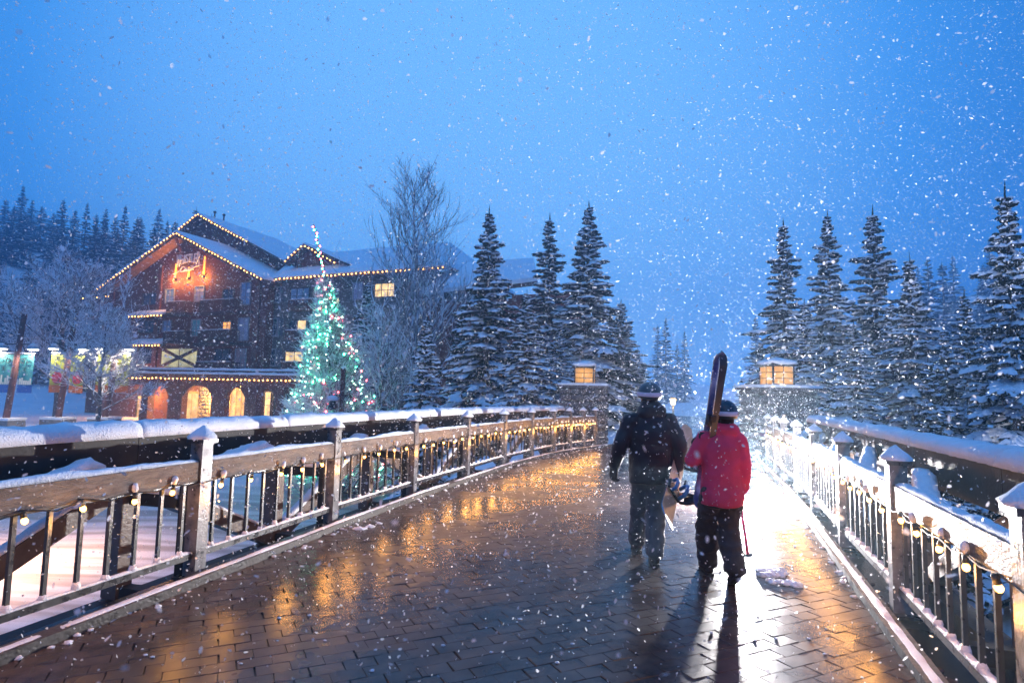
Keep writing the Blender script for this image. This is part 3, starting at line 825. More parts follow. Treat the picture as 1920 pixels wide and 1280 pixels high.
# small skirt roofs at the gable's end bays
def string_bulbs(name, label, pts, step=.43, drop=.0, group='warm string lights along the lodge roofs', cable=True):
    root = empty(name, tuple(pts[0]), label, 'string lights', group)
    s = 0.0
    for a, b in zip(pts[:-1], pts[1:]):
        n = max(1, int((b - a).length / step))
        for k in range(n):
            c = a.lerp(b, (k + .5) / n) + Vector((rnd.uniform(-.03, .03), rnd.uniform(-.03, .03), rnd.uniform(-.05, .02) - drop))
            o = bpy.data.objects.new('bulb', far_bulb); C.objects.link(o); o.parent = root
            o.matrix_parent_inverse = Matrix.Translation(-Vector(root.location)); o.location = c
    if cable: MB().tube([p + Z * .05 for p in pts], .02, 4).build('cable', M['cable'], root)
    return root
far_bulb = MB().ball((0, 0, 0), .048, 8, 5).mesh('bulb', True); far_bulb.materials.append(M['bulb_far'])
def skirt(px0, px1, py, nm):
    o = 1.3; u0, z = fp(px0, py, o); u1 = fp(px1, py, o)[0]; z += .1
    ro = lpart(MB().poly([W(u0, o, z), W(u1, o, z), W(u1, .01, z + .5), W(u0, .01, z + .5)], Z * -.22), 'skirt_roof', M['trim'])
    MB().poly([W(u0, o, z + .004), W(u1, o, z + .004), W(u1, .02, z + .504), W(u0, .02, z + .504)], Z * .2).build('snow_blanket', M['snow_soft'], ro)
    string_bulbs('string_lights', nm, [W(u0, o + .06, z - .1), W(u1, o + .06, z - .1)])
skirt(240, 305, 594, 'short string of warm bulbs under the upper balcony roof by the frosted tree')
skirt(236, 301, 648, 'short string of warm bulbs under the lower balcony roof by the frosted tree')
# roof string lights
string_bulbs('string_lights', 'warm bulbs up both rakes of the big front gable', [W(UL - OV, 1.36, EAVE - OV * SL - .1), W(UP_, 1.36, ZP - .1), W(UR + OV, 1.36, EAVE - OV * SL - .1)])
pz = zl2 + (z2 - zl2) * .35; pu = ul2 + (u2 - ul2) * .35; e4 = fp(466, 438, -3)
string_bulbs('string_lights', 'warm bulbs on the rear gable above the front gable', [W(pu, -2.94, pz - .1), W(u2, -2.94, z2 - .1), W(e4[0], -2.94, z2 - .1 + (zr2 - z2) * (e4[0] - u2) / (ur2 - u2))])
string_bulbs('string_lights', 'long row of warm bulbs on the wing eave behind the Christmas tree', [W(UR + OV, 0.0, EAVE - .1), W(UE - .2, 0.0, EAVE - .1)])
string_bulbs('string_lights', 'warm bulbs around the small dormer gable', [W(a1, -.94, b1 - .1), W(ud, -.94, zd - .1), W(a2 - 1.2, -.94, b2 + .05)])
# left low roof beyond the gable
u0, z0 = fp(150, 557, -1); u1, _ = fp(205, 553, -1)
roof('side_roof', [W(u0, -1, z0), W(UL - .72, -1, z0 + .1), W(UL - .72, -8, z0 + 1.4), W(u0, -8, z0 + 1.4)], .25, .25)
lpart(fbox(MB(), u0 + .8, UL - .004, -9, -2, GZ - 1, z0 - .1), 'side_wall', M['siding'])
string_bulbs('string_lights', 'short row of warm bulbs on the low side roof by the frosted trees', [W(u0, -.94, z0 - .2), W(UL - .7, -.94, z0 - .1)])

# entrance canopy: two stepped snow layers on a timber porch
CA = at(205, 697, 51.5); CB = at(612, 707, 46.8); CA.z = CB.z = (CA.z + CB.z) / 2
ct = (CB - CA).normalized(); cn = Vector((ct.y, -ct.x, 0)); CL = (CB - CA).length
porch = empty('entrance_porch', (CA.x, CA.y, GZ), 'long timber porch roof with two snowy tiers along the lodge ground floor', 'porch')
def pb(u, v, z): return CA + ct * u - cn * v + Z * (z - 0)      # u along, v back, z from canopy top
def pbox(mb, u0, u1, v0, v1, z0, z1):
    mb.quadbox(pb((u0 + u1) / 2, (v0 + v1) / 2, (z0 + z1) / 2), ct * ((u1 - u0) / 2), cn * ((v1 - v0) / 2), Z * ((z1 - z0) / 2)); return mb
H0 = CA.z - GZ
f1 = pbox(MB(), 0, CL, 0, 5.5, -.42, 0).build('fascia', M['trim'], porch)
sn = MB(); snow_strip(sn, [pb(0, .35, .003), pb(CL, .35, .003)], .9, .2, .4, 3, .25, 7, .1); sn.build('snow_layer', M['snow_soft'], f1, True)
f2 = pbox(MB(), 0, CL, 1.1, 6, .003, .36).build('upper_tier', M['trim'], porch)
sn = MB(); snow_strip(sn, [pb(0, 1.6, .363), pb(CL, 1.6, .363)], 1.2, .22, .4, 4, .25, 7, .1); sn.build('snow_layer', M['snow_soft'], f2, True)
pbox(MB(), 0, CL, .3, .6, -.95, -.43).build('porch_beam', M['beam'], porch)
nraf = int(CL / 1.0)
raf_me = None
for k in range(nraf): pbox(MB(), k * 1.0 + .3, k * 1.0 + .46, -.15, .29, -.62, -.44).build('rafter_end', M['beam'], porch)
for px_ in (243, 306, 322, 405, 418, 478, 487, 545, 600):
    u = (at(px_, 740, 49.5) - CA).dot(ct); pbox(MB(), u - .34, u + .34, .3, .95, -H0, -.951).build('porch_column', M['beam'], porch)
for pa_, pb_ in ((322, 405), (418, 478), (487, 545), (243, 306)):
    ua, ub = (at(pa_, 740, 49.5) - CA).dot(ct) + .34, (at(pb_, 740, 49.5) - CA).dot(ct) - .34
    for s, uu in ((1, ua), (-1, ub)):
        mbk = MB(); mbk.poly([pb(uu, .4, -.955), pb(uu + s * .95, .4, -.955), pb(uu + s * .55, .4, -1.15), pb(uu + s * .25, .4, -1.5), pb(uu, .4, -1.95)], cn * -.3); mbk.build('knee_brace', M['beam'], porch)
string_bulbs('string_lights', 'long row of warm bulbs along the porch roof edge', [pb(0, -.2, -.38), pb(CL, -.2, -.38)], .40)
# lit ground floor behind the porch
def gw_(px0, py0, px1, py1, m, **k): return window(px0, py0, px1, py1, m, **k)
gw_(335, 737, 372, 787, 'lit_hall', frame='frame_gold', nx=3, ny=1, fw=.22); gw_(433, 731, 463, 785, 'lit_hall', frame='frame_gold', nx=3, ny=2, fw=.2)
gw_(497, 735, 508, 784, 'lit', frame='frame_dark', nx=1, ny=2); gw_(513, 738, 530, 784, 'glass', frame='frame_dark', nx=2, ny=2); gw_(258, 742, 281, 786, 'lit_hall', frame='frame_dark', nx=2, ny=1)
def stones(px0, px1):
    u0, u1 = fp(px0, 760, .3)[0], fp(px1, 760, .3)[0]
    base = fbox(MB(), u0, u1, .01, .4, GZ, fp(px0, 729, .3)[1]).build('stone_pier', M['mortar'], lodge)
    z = GZ; top = fp(px0, 729, .3)[1]
    while z < top - .1:
        h = rnd.uniform(.25, .42); x = u0
        while x < u1 - .05:
            wd = min(rnd.uniform(.3, .6), u1 - x)
            o = bpy.data.objects.new('stone', rub[rnd.randrange(8)]); C.objects.link(o); o.parent = base
            o.location = W(x + wd / 2, .4, z + h / 2); o.rotation_euler.z = math.atan2(EU.y, EU.x); o.scale = (wd / 2, .12, h / 2)
            x += wd
        z += h
rub = []
for me in stone_mes:
    m2 = me.copy(); m2.materials.clear(); m2.materials.append(M['rubble']); rub.append(m2)
stones(374, 396); stones(464, 474); stones(532, 541)
# wall lamps
def wall_lamp(px, py, off, label, power, col=(1, .45, .12), r=.13):
    u, z = fp(px, py, off + .25); P = W(u, off + .25, z)
    root = empty('wall_lamp', tuple(P), label, 'wall lamp', 'wall lamps on the lodge')
    MB().tube([P - Z * .25, P + Z * .25], [r, r], 10).build('shade', M['lamp_warm'], root, True)
    MB().bar(P - EN * .24, P - EN * .1, .08, .08).build('bracket', M['black_metal'], root)
    MB().tube([P + Z * .253, P + Z * .31], [r + .03, r * .6], 10).build('cap', M['black_metal'], root, True)
    point_light('wall_lamp_light', tuple(P + EN * .35), col, power, .1, root)
wall_lamp(407, 752, .1, 'glowing wall lamp beside the rubble stone pier at the entrance', 1300)
wall_lamp(274, 738, .4, 'glowing lamp under the porch beside the frosted tree', 900)
wall_lamp(350, 728, 1.5, 'ceiling lamp above the lodge entrance doors', 750, (1, .6, .25), .08)
wall_lamp(452, 725, 1.5, 'ceiling lamp above the arched lodge window', 600, (1, .6, .25), .08)
# sign with three uplights
sign = empty('lodge_sign', tuple(W(fp(352, 495)[0], .3, fp(352, 495)[1])), 'pale raised lettering of the lodge name high on the front gable', 'sign')
M['letter'] = mat('sign_letter', (0.86, 0.84, 0.84), 0.5)
RZ = math.atan2(EU.y, EU.x)
def letter(ch, px, py0, py1, wpx, shear=0.0, name='letter'):
    cu = bpy.data.curves.new('letter', 'FONT'); cu.body = ch; cu.extrude = .05; cu.size = 1; cu.offset = .004
    tmp = bpy.data.objects.new('tmp', cu); C.objects.link(tmp)
    dg = bpy.context.evaluated_depsgraph_get(); dg.update()
    me = bpy.data.meshes.new_from_object(tmp.evaluated_get(dg)); bpy.data.objects.remove(tmp)
    co = np.empty(len(me.vertices) * 3); me.vertices.foreach_get('co', co); co = co.reshape(-1, 3)
    mn, mx = co.min(0), co.max(0)
    u0, zt = fp(px - wpx / 2, py0, .3); u1, _ = fp(px + wpx / 2, py0, .3); zb = fp(px, py1, .3)[1]
    x = (co[:, 0] - mn[0]) / (mx[0] - mn[0]); y = (co[:, 1] - mn[1]) / (mx[1] - mn[1])
    res = [W(u0 + (u1 - u0) * a_ + shear * b_, .3 + c_, zb + (zt - zb) * b_) for a_, b_, c_ in zip(x, y, co[:, 2])]
    me.vertices.foreach_set('co', np.array([c for p in res for c in p])); me.update()
    return mesh_obj(name, me, M['letter'], sign)
for ch, px, y0, y1, wd in (('W', 336, 478, 500, 8), ('H', 342, 479, 495, 5.4), ('I', 347, 478, 493.5, 2.2), ('S', 351.5, 477, 492.5, 5.2), ('T', 357, 476, 492, 5.4), ('L', 362.3, 475.5, 492, 4.6), ('E', 367.2, 475, 492.5, 4.8), ('R', 373.2, 472, 496, 6)):
    letter(ch, px, y0, y1, wd)
for ch, px, y0, y1, wd in (('C', 340, 500, 510, 6), ('r', 346, 504, 508.5, 4), ('e', 350.5, 503.5, 508, 4), ('e', 355.5, 502.5, 507, 4), ('k', 361, 498, 506, 5)):
    letter(ch, px, y0, y1, wd, .25)
sw = [W(fp(x, y, .3)[0], .3, fp(x, y, .3)[1]) for x, y in ((323, 514), (329, 512), (336, 508), (345, 509), (357, 506), (366, 500), (373, 497), (380, 497))]
MB().tube(sw, [.02, .03, .04, .03, .03, .04, .04, .02], 6).build('swash', M['letter'], sign, True)
M['amber'] = emit('amber_uplight', (1.0, 0.34, 0.04), 3.2)
for i, (px, py0, py1) in enumerate(((325, 494, 521), (350, 500, 519), (378.5, 480, 515))):
    u, zb = fp(px, py1, .3); zt = fp(px, py0, .3)[1]
    root = empty('sign_light', tuple(W(u, .2, zb)), ['amber uplight tube beneath the first letter of the lodge sign', 'amber uplight tube under the middle of the lodge sign', 'amber uplight tube beyond the last letter of the lodge sign'][i], 'uplight', 'amber uplights around the sign')
    MB().tube([W(u, .1, zb), W(u, .1, zt)], [.09, .07], 10).build('tube', M['amber'], root, True)  # light wash on the wall, shaped as a glowing tube
    MB().tube([W(u, .16, zb - .25), W(u, .16, zb - .004)], [.12, .16], 10).build('housing', M['black_metal'], root, True)
    point_light('uplight', tuple(W(u, .55, zb - .2)), (1, .44, .09), 320, .12, root)
for s, up_ in ((-1, 330), (1, 376)):
    pass

# second building behind the conifers
ann = empty('annex_building', tuple(W(24, -3, GZ)), 'lower brown building with broad snowy roof behind the conifers', 'building')
a0 = at(792, 553, 44); a1_ = at(1008, 527, 40); a2_ = at(1000, 490, 47); a3_ = at(852, 500, 51)
mb = MB().poly([a0, a1_, a2_, a3_], Z * -.3); ro = mb.build('roof', M['trim'], ann)
MB().poly([p + Z * .004 for p in (a0, a1_, a2_, a3_)], Z * .3).build('snow_blanket', M['snow_soft'], ro)
mb = MB().poly([Vector((p.x, p.y + q, GZ - 1)) for p, q in ((a0, 1.2), (a1_, 1.2), (a2_, 0), (a3_, 0))], Z * (min(a0.z, a1_.z) - GZ + .6)); mb.build('wall', M['siding'], ann)
b0 = at(960, 548, 39.5); b1_ = at(1110, 560, 38)
mb = MB().poly([Vector((b0.x, b0.y + 1, GZ - 1)), Vector((b1_.x, b1_.y + 1, GZ - 1)), Vector((b1_.x + 1, b1_.y + 8, GZ - 1)), Vector((b0.x + 1, b0.y + 8, GZ - 1))], Z * (b0.z - GZ + 1)); mb.build('wall', M['siding'], ann)

# ------------------------------------------------------------------ trees
M['needles'] = mat('spruce_needles', (0.018, 0.030, 0.020), 0.75, 0.45, 3, 0, 1, 0.2)
M['bark'] = mat('bark', (0.06, 0.045, 0.035), 0.9, 0.3, 6, 0.6, 20)
M['tree_snow'] = mat('branch_snow', (0.82, 0.84, 0.88), 0.7, 0.06, 5, 0.4, 25, 0.3)
def frost_mat(name, wood, thresh):
    m, t, p = new_mat(name); n = t.nodes.new; l = t.links.new
    g = n('ShaderNodeNewGeometry'); s = n('ShaderNodeSeparateXYZ'); l(g.outputs['Normal'], s.inputs[0])
    nz = n('ShaderNodeTexNoise'); nz.inputs['Scale'].default_value = 4; l(g.outputs['Position'], nz.inputs['Vector'])
    ad = n('ShaderNodeMath'); ad.operation = 'ADD'; l(s.outputs['Z'], ad.inputs[0]); l(nz.outputs[0], ad.inputs[1])
    r = n('ShaderNodeValToRGB'); r.color_ramp.elements[0].position = thresh; r.color_ramp.elements[0].color = (*wood, 1)
    r.color_ramp.elements[1].position = thresh + .15; r.color_ramp.elements[1].color = (.82, .84, .88, 1)
    l(ad.outputs[0], r.inputs[0]); l(r.outputs[0], p.inputs['Base Color']); p.inputs['Roughness'].default_value = .75
    return m
M['frost'] = frost_mat('frosted_twigs', (.16, .14, .15), .12)
M['frost_trunk'] = frost_mat('frosted_trunk', (.09, .075, .07), .75)
M['bare'] = frost_mat('bare_twigs', (.16, .15, .16), .42)

def spruce(seed, H, Rb, dens=1.0, snow=.8, thin_top=True, twig_n=9):
    """trunk, needle crown and snow load around the origin"""
    R = random.Random(seed)
    tr, cr_, sn = MB(), MB(), MB()
    tr.tube([(0, 0, -1.5), (0, 0, H * .4), (0, 0, H * .8), (0, 0, H * .99)], [H * .017, H * .012, H * .005, .01], 7)
    def brush(a, b, w_, droop):
        d = b - a; t = d.normalized(); sd = t.cross(Z)
        if sd.length < 1e-3: sd = Vector((1, 0, 0))
        sd.normalize(); u = sd.cross(t)
        m_ = (a + b) / 2 + u * (d.length * .04)
        for k in range(3):
            an = (-.5, .5, 1.4)[k] + R.uniform(-.25, .25)
            x = sd * math.cos(an) + u * -abs(math.sin(an)) * .8
            n0 = len(cr_.v)
            nn = 5
            row = []
            for i in range(nn):
                f = i / (nn - 1); p = a.lerp(m_, f * 2) if f < .5 else m_.lerp(b, f * 2 - 1)
                wv = w_ * (1 - .65 * f) * R.uniform(.6, 1.25) if i < nn - 1 else .004
                cr_.v.append(tuple(p + x * wv - Z * (wv * .35))); cr_.v.append(tuple(p - x * wv * .9 - Z * (wv * .35)))
            for i in range(nn - 1): cr_.f.append((n0 + 2 * i, n0 + 2 * i + 1, n0 + 2 * i + 3, n0 + 2 * i + 2))
    def load(a, b, w_, th):
        n0 = len(sn.v); d = b - a; t = d.normalized(); sd = t.cross(Z)
        if sd.length < 1e-3: return
        sd.normalize(); nn = 4
        for i in range(nn):
            f = i / (nn - 1); p = a.lerp(b, .08 + f * .86); k = (.55, 1, .9, .35)[i] * R.uniform(.75, 1.25)
            ww, tt = w_ * k, th * k
            for (x, z) in ((-1, -.05), (-.6, .75), (.1, 1.05), (.7, .65), (1, -.1)):
                sn.v.append(tuple(p + sd * (x * ww * R.uniform(.8, 1.2)) + Z * (z * tt * R.uniform(.8, 1.2) + .012)))
        for i in range(nn - 1):
            for k in range(4):
                q = n0 + i * 5 + k; sn.f.append((q, q + 1, q + 6, q + 5))
            sn.f.append((n0 + i * 5 + 4, n0 + i * 5, n0 + i * 5 + 5, n0 + i * 5 + 9))
        sn.f.append((n0, n0 + 4, n0 + 3, n0 + 2, n0 + 1)); e_ = n0 + (nn - 1) * 5; sn.f.append((e_, e_ + 1, e_ + 2, e_ + 3, e_ + 4))
    z = H * .03
    while z < H * .985:
        f = z / H
        Rr = Rb * (1 - f) ** (.72 + .28 * f) * (.86 + .14 * math.sin(f * 23 + seed)) + .10
        nb = max(4, int((6 + 6 * (1 - f)) * dens))
        a0 = R.uniform(0, 6.28); wf = R.uniform(.78, 1.12)
        for k in range(nb):
            an = a0 + 2 * math.pi * k / nb + R.uniform(-.3, .3)
            ln = Rr * wf * R.uniform(.5, 1.22)
            out_ = Vector((math.cos(an), math.sin(an), 0)); side = Vector((-out_.y, out_.x, 0))
            z0 = z + R.uniform(-.3, .3) * (1 - .6 * f)
            rise = (.55 * (f - .42)) ; droop = .34 * (1 - f) * snow + .10
            def bp(s): return out_ * (ln * s) + Z * (z0 + ln * (rise * s - droop * s * s * (1.15 - .35 * s)))
            nt_ = max(3, int(twig_n * (ln / Rb) ** .6))
            hv = R.random() < snow
            for j in range(nt_):
                s = .22 + .78 * (j + .5) / nt_
                for sg in (-1, 1):
                    a = bp(s - .1); tl = ln * .42 * (1 - .55 * s) * R.uniform(.7, 1.2) + .10
                    b = a + out_ * (tl * .75) + side * (sg * tl * .62) - Z * (tl * (.18 + .2 * (1 - f)) * R.uniform(.5, 1.4))
                    brush(a, b, .085 + .10 * tl, droop)
                    if hv and R.random() < .85 * snow * (1.08 - .5 * f): load(a, b, .06 + .16 * tl, .04 + .10 * tl)
            brush(bp(.45), bp(.8), .12, droop); brush(bp(.75), bp(1.08), .09, droop)
            if hv and f < .9:
                load(bp(.3), bp(.7), .08 + .05 * ln * .4, .08); load(bp(.66), bp(1.04), .06 + .04 * ln * .4, .07)
        z += (.17 + .22 * (1 - f) * (Rb / 2.5)) / dens * R.uniform(.85, 1.15) * (H / 11)
    brush(Vector((0, 0, H * .95)), Vector((0, 0, H * 1.03)), .05, 0)
    return tr.mesh('trunk'), cr_.mesh('crown'), sn.mesh('snow_load')
def place_tree(name, meshes, mats, loc, rot, scale, label, group, names=('trunk', 'crown', 'snow_load'), cat='tree'):
    root = empty(name, tuple(loc), label, cat, group); root.rotation_euler = (0, 0, rot); root.scale = scale
    for nm, me, m in zip(names, meshes, mats):
        if me is not None:
            ch = local(nm, me, m, root)
            if nm == 'snow_load': ch['kind'] = 'stuff'
    return root
SP = [spruce(s, 11.0, rb, 1.0, sn_, True) for s, rb, sn_ in ((1, 2.7, .85), (2, 2.5, .75), (3, 2.9, .9))]
SM = (M['bark'], M['needles'], M['tree_snow'])
def put_spruce(px, py, y, hw, kind, label, group, base=None):
    top = at(px, py, y); base = gz(top.x, top.y) if base is None else base
    H = top.z - base; wd = hw / F * y * 1.2
    rb = (2.7, 2.5, 2.9)[kind % 3]
    place_tree('spruce_tree', SP[kind % 3], SM, (top.x, top.y, base), rnd.uniform(0, 6.28), (wd / rb, wd / rb, H / 11.3), label, group)
GA, GB_ = 'snowy spruces beside the lodge', 'snowy spruces beyond the straight railing'
put_spruce(918, 385, 29, 112, 0, 'tall snowy spruce standing alone in front of the annex roof', GA)
put_spruce(802, 588, 25, 78, 2, 'short snow-laden spruce under the tall bare tree', GA)
put_spruce(988, 540, 26, 82, 2, 'snow-laden spruce in front of the gap between annex and pillar', GA)
put_spruce(1031, 398, 35, 86, 1, 'slender dark-topped spruce second in height beside the lantern pillar', GA)
put_spruce(1104, 376, 33, 105, 0, 'tallest spruce directly behind the lantern pillar of the curving railing', GA)
put_spruce(690, 520, 41, 62, 2, 'small spruce between Christmas tree and bare tree against the wing wall', GA)
put_spruce(1165, 560, 36, 78, 1, 'lower spruce leaning towards the path behind the lodge-side pillar', GA)
put_spruce(868, 560, 31, 70, 1, 'half-hidden snowy spruce at the foot of the tall lone spruce', GA)
put_spruce(1195, 650, 44, 52, 2, 'small spruce at the path edge past the lodge-side pillar', GA)
put_spruce(1050, 600, 30, 60, 2, 'bushy spruce tucked behind the curving railing end', GA)
put_spruce(1468, 408, 27, 84, 1, 'slim spruce rising straight above the lantern at the straight railing', GB_)
put_spruce(1551, 393, 26, 92, 0, 'tall spruce second from the straight-railing lantern', GB_)
put_spruce(1636, 384, 25, 112, 1, 'broad tall spruce third from the straight-railing lantern', GB_)
put_spruce(1704, 470, 21, 100, 2, 'shorter spruce fourth from the straight-railing lantern', GB_)
put_spruce(1808, 540, 20, 92, 0, 'low spruce beside the biggest spruce over the truss', GB_)
put_spruce(1884, 340, 17, 140, 2, 'biggest dark spruce towering over the snowy truss chord', GB_)
put_spruce(1600, 600, 20.5, 80, 2, 'small snowy spruce low behind the straight railing posts', GB_)
put_spruce(1740, 660, 15.5, 95, 1, 'low young spruce close against the truss chord', GB_)
put_spruce(1990, 420, 18, 120, 0, 'spruce half cut by the picture edge beyond the truss', GB_)
put_spruce(1508, 560, 23, 70, 2, 'bushy spruce filling the gap next to the straight-railing lantern', GB_)
put_spruce(1668, 560, 23.5, 80, 0, 'bushy spruce wedged between the broad tall spruce and the shorter one', GB_)
put_spruce(1770, 600, 18.5, 75, 1, 'squat spruce under the shorter fourth spruce', GB_)
put_spruce(1425, 640, 40, 55, 1, 'small hazy spruce at the far path side', GB_)
# far forest on the slopes, each tree its own object, sharing two light crowns
FARS = [spruce(20 + k, 11, 2.4, .72, .45, True, 4) for k in range(3)]
R = random.Random(5)
M['needles_far'] = mat('far_needles', (0.016, 0.028, 0.022), 0.8, 0.3, 2)
FM = (M['bark'], M['needles_far'], M['tree_snow'])
def put_far(px, py, y, hw, label, group, kind):
    top = at(px, py, y); b = gz(top.x, top.y)
    H = top.z - b
    if H < 5 or H > 34: 
        H = max(7, min(30, H)); b = top.z - H if H > 29 else b
    wd = max(hw / F * y, H * .2) * R.uniform(.9, 1.35)
    place_tree('forest_tree', FARS[kind % 3], FM, (top.x, top.y, b), R.uniform(0, 6), (wd / 2.4, wd / 2.4, H / 11.3), label, group)
for px, py in ((45, 345), (12, 372), (80, 385), (120, 372), (165, 376), (200, 388), (236, 382), (300, 388), (265, 405), (142, 392), (102, 398), (182, 400), (28, 385), (325, 420), (218, 402), (62, 372)):
    put_far(px, py, R.uniform(130, 165), 30, 'dark blue conifer on the skyline of the slope behind the lodge', 'skyline conifers behind the lodge', R.randrange(3))
for k in range(110):
    px = R.uniform(-60, 420); t_ = R.random(); py = 395 + t_ * 190 + R.uniform(-10, 10)
    put_far(px, py, 132 - 50 * t_, 26, 'hazy conifer in the dark wood on the slope behind the lodge', 'conifers on the slope behind the lodge', R.randrange(3))
for k in range(9):
    px = R.choice((R.uniform(1180, 1290), R.uniform(1400, 1480))); py = R.uniform(590, 700) - .1 * abs(px - 1330)
    put_far(px, py, R.uniform(110, 170), 20, 'pale hazy conifer beyond the far end of the path', 'hazy conifers past the path', R.randrange(3))
for k in range(46):
    px = R.uniform(1690, 2080); py = R.uniform(440, 600) - .05 * (px - 1690)
    put_far(px, py, R.uniform(95, 170), 24, 'hazy conifer on the far slope above the straight railing spruces', 'conifers on the far slope', R.randrange(3))
for k in range(22):
    px = R.uniform(560, 1180); py = R.uniform(560, 640)
    put_far(px, py, R.uniform(85, 120), 22, 'hazy conifer seen in the gaps behind lodge and annex', 'hazy conifers behind the annex', R.randrange(3))

def bare_tree(seed, H, spread, levels, r0, n0, upness, tips=2.2, trunk_h=.25, sides=4, droop=0.0, kids=(4, 6), tmin=.02):
    R = random.Random(seed); tr, tw = MB(), MB()
    def grow(p, d, ln, r, lv):
        seg = 4 if lv > 0 else 3
        pts = [p]; q = p.copy(); dd = d.copy(); rr = [r]
        for i in range(seg):
            dd = (dd + Vector((R.gauss(0, .16), R.gauss(0, .16), R.gauss(0, .10) + upness * .12 - droop * (.1 if lv < 2 else 0)))).normalized()
            q = q + dd * (ln / seg); pts.append(q.copy()); rr.append(r * (1 - .62 * (i + 1) / seg))
        (tr if lv >= levels - 1 else tw).tube(pts, rr, 6 if lv >= levels - 1 else (sides if lv > 0 else 3), False)
        if lv == 0: return
        n = R.randint(*kids)
        for k in range(n):
            s = (.22 + .78 * (k + R.random()) / n); i = min(seg - 1, int(s * seg)); b = pts[i].lerp(pts[i + 1], s * seg - i)
            ax = Vector((R.gauss(0, 1), R.gauss(0, 1), R.gauss(0, .6))); ax = (ax - dd * ax.dot(dd)).normalized()
            nd = (dd * R.uniform(.55, 1.0) + ax * R.uniform(.6, 1.0) * spread + Z * upness * .4).normalized()
            grow(b, nd, ln * R.uniform(.45, .68), max(r * .5 * (1 - .4 * s), tmin), lv - 1)
    base = Vector((0, 0, 0)); top = Vector((R.uniform(-.1, .1), R.uniform(-.1, .1), H * .92))
    npt = 7; tp = [base.lerp(top, i / npt) + Vector((R.gauss(0, .02 * H * .3), R.gauss(0, .02 * H * .3), 0)) * (i > 0) for i in range(npt + 1)]
    tp[0].z = -.6
    tr.tube(tp, [r0 * (1 - .88 * i / npt) for i in range(npt + 1)], 8)
    for k in range(n0):
        s = trunk_h + (1 - trunk_h) * (k + R.random()) / n0; i = min(npt - 1, int(s * npt)); b = tp[i].lerp(tp[i + 1], s * npt - i)
        an = k * 2.4 + R.uniform(-.4, .4)
        d = (Vector((math.cos(an), math.sin(an), 0)) * spread + Z * (.35 + upness * .8)).normalized()
        grow(b, d, H * (tips / 6) * (1 - .72 * s) * R.uniform(.8, 1.2), r0 * .42 * (1 - .6 * s), levels - 1)
    return tr.mesh('trunk'), tw.mesh('branches')
def put_bare(px_base, y, ptop, mesh, Hm, label, name, mats, cat='tree', sxy=None, rot=0.0):
    p = at(px_base, 700, y); b = gz(p.x, p.y); H = at(px_base, ptop, y).z - b
    s = H / max(max(v.co.z for v in q.vertices) for q in mesh); sxy = sxy or s
    place_tree(name, mesh, mats, (p.x, p.y, b), rot, (sxy, sxy, s), label, None, ('trunk', 'branches'), cat)
pop = bare_tree(3, 12, .55, 3, .10, 40, .95, 2.0, .16, 4, 0, (5, 7), .009)
put_bare(772, 39, 292, pop, 12, 'very tall bare poplar with upswept twigs between Christmas tree and spruces', 'bare_poplar_tree', (M['bare'], M['bare']), sxy=2.3)
fr1 = bare_tree(8, 8, 1.0, 4, .17, 22, .35, 2.7, .16, 4, .2, (5, 6))
put_bare(190, 39.3, 565, fr1, 7.6, 'white frosted bare tree in front of the lime banners', 'frosted_tree', (M['frost_trunk'], M['frost']))
fr2 = bare_tree(14, 9, .9, 4, .2, 24, .45, 2.9, .15, 4, .1, (5, 6))
put_bare(112, 47, 455, fr2, 8.6, 'large hazy frosted tree behind the banner poles', 'frosted_tree', (M['frost_trunk'], M['frost']))
fr3 = bare_tree(19, 3, 1.0, 3, .06, 16, .35, 2.9, .08, 4, .2, (5, 6))
put_bare(568, 33, 712, fr3, 2.9, 'low frosted shrub beside the Christmas tree foot', 'frosted_shrub', (M['frost'], M['frost']), 'shrub')
fr4 = bare_tree(21, 6, .8, 3, .1, 22, .5, 2.5, .12, 4, .1, (5, 7))
put_bare(715, 35, 560, fr4, 6, 'frosted bare tree close behind the Christmas tree', 'frosted_tree', (M['frost_trunk'], M['frost']))

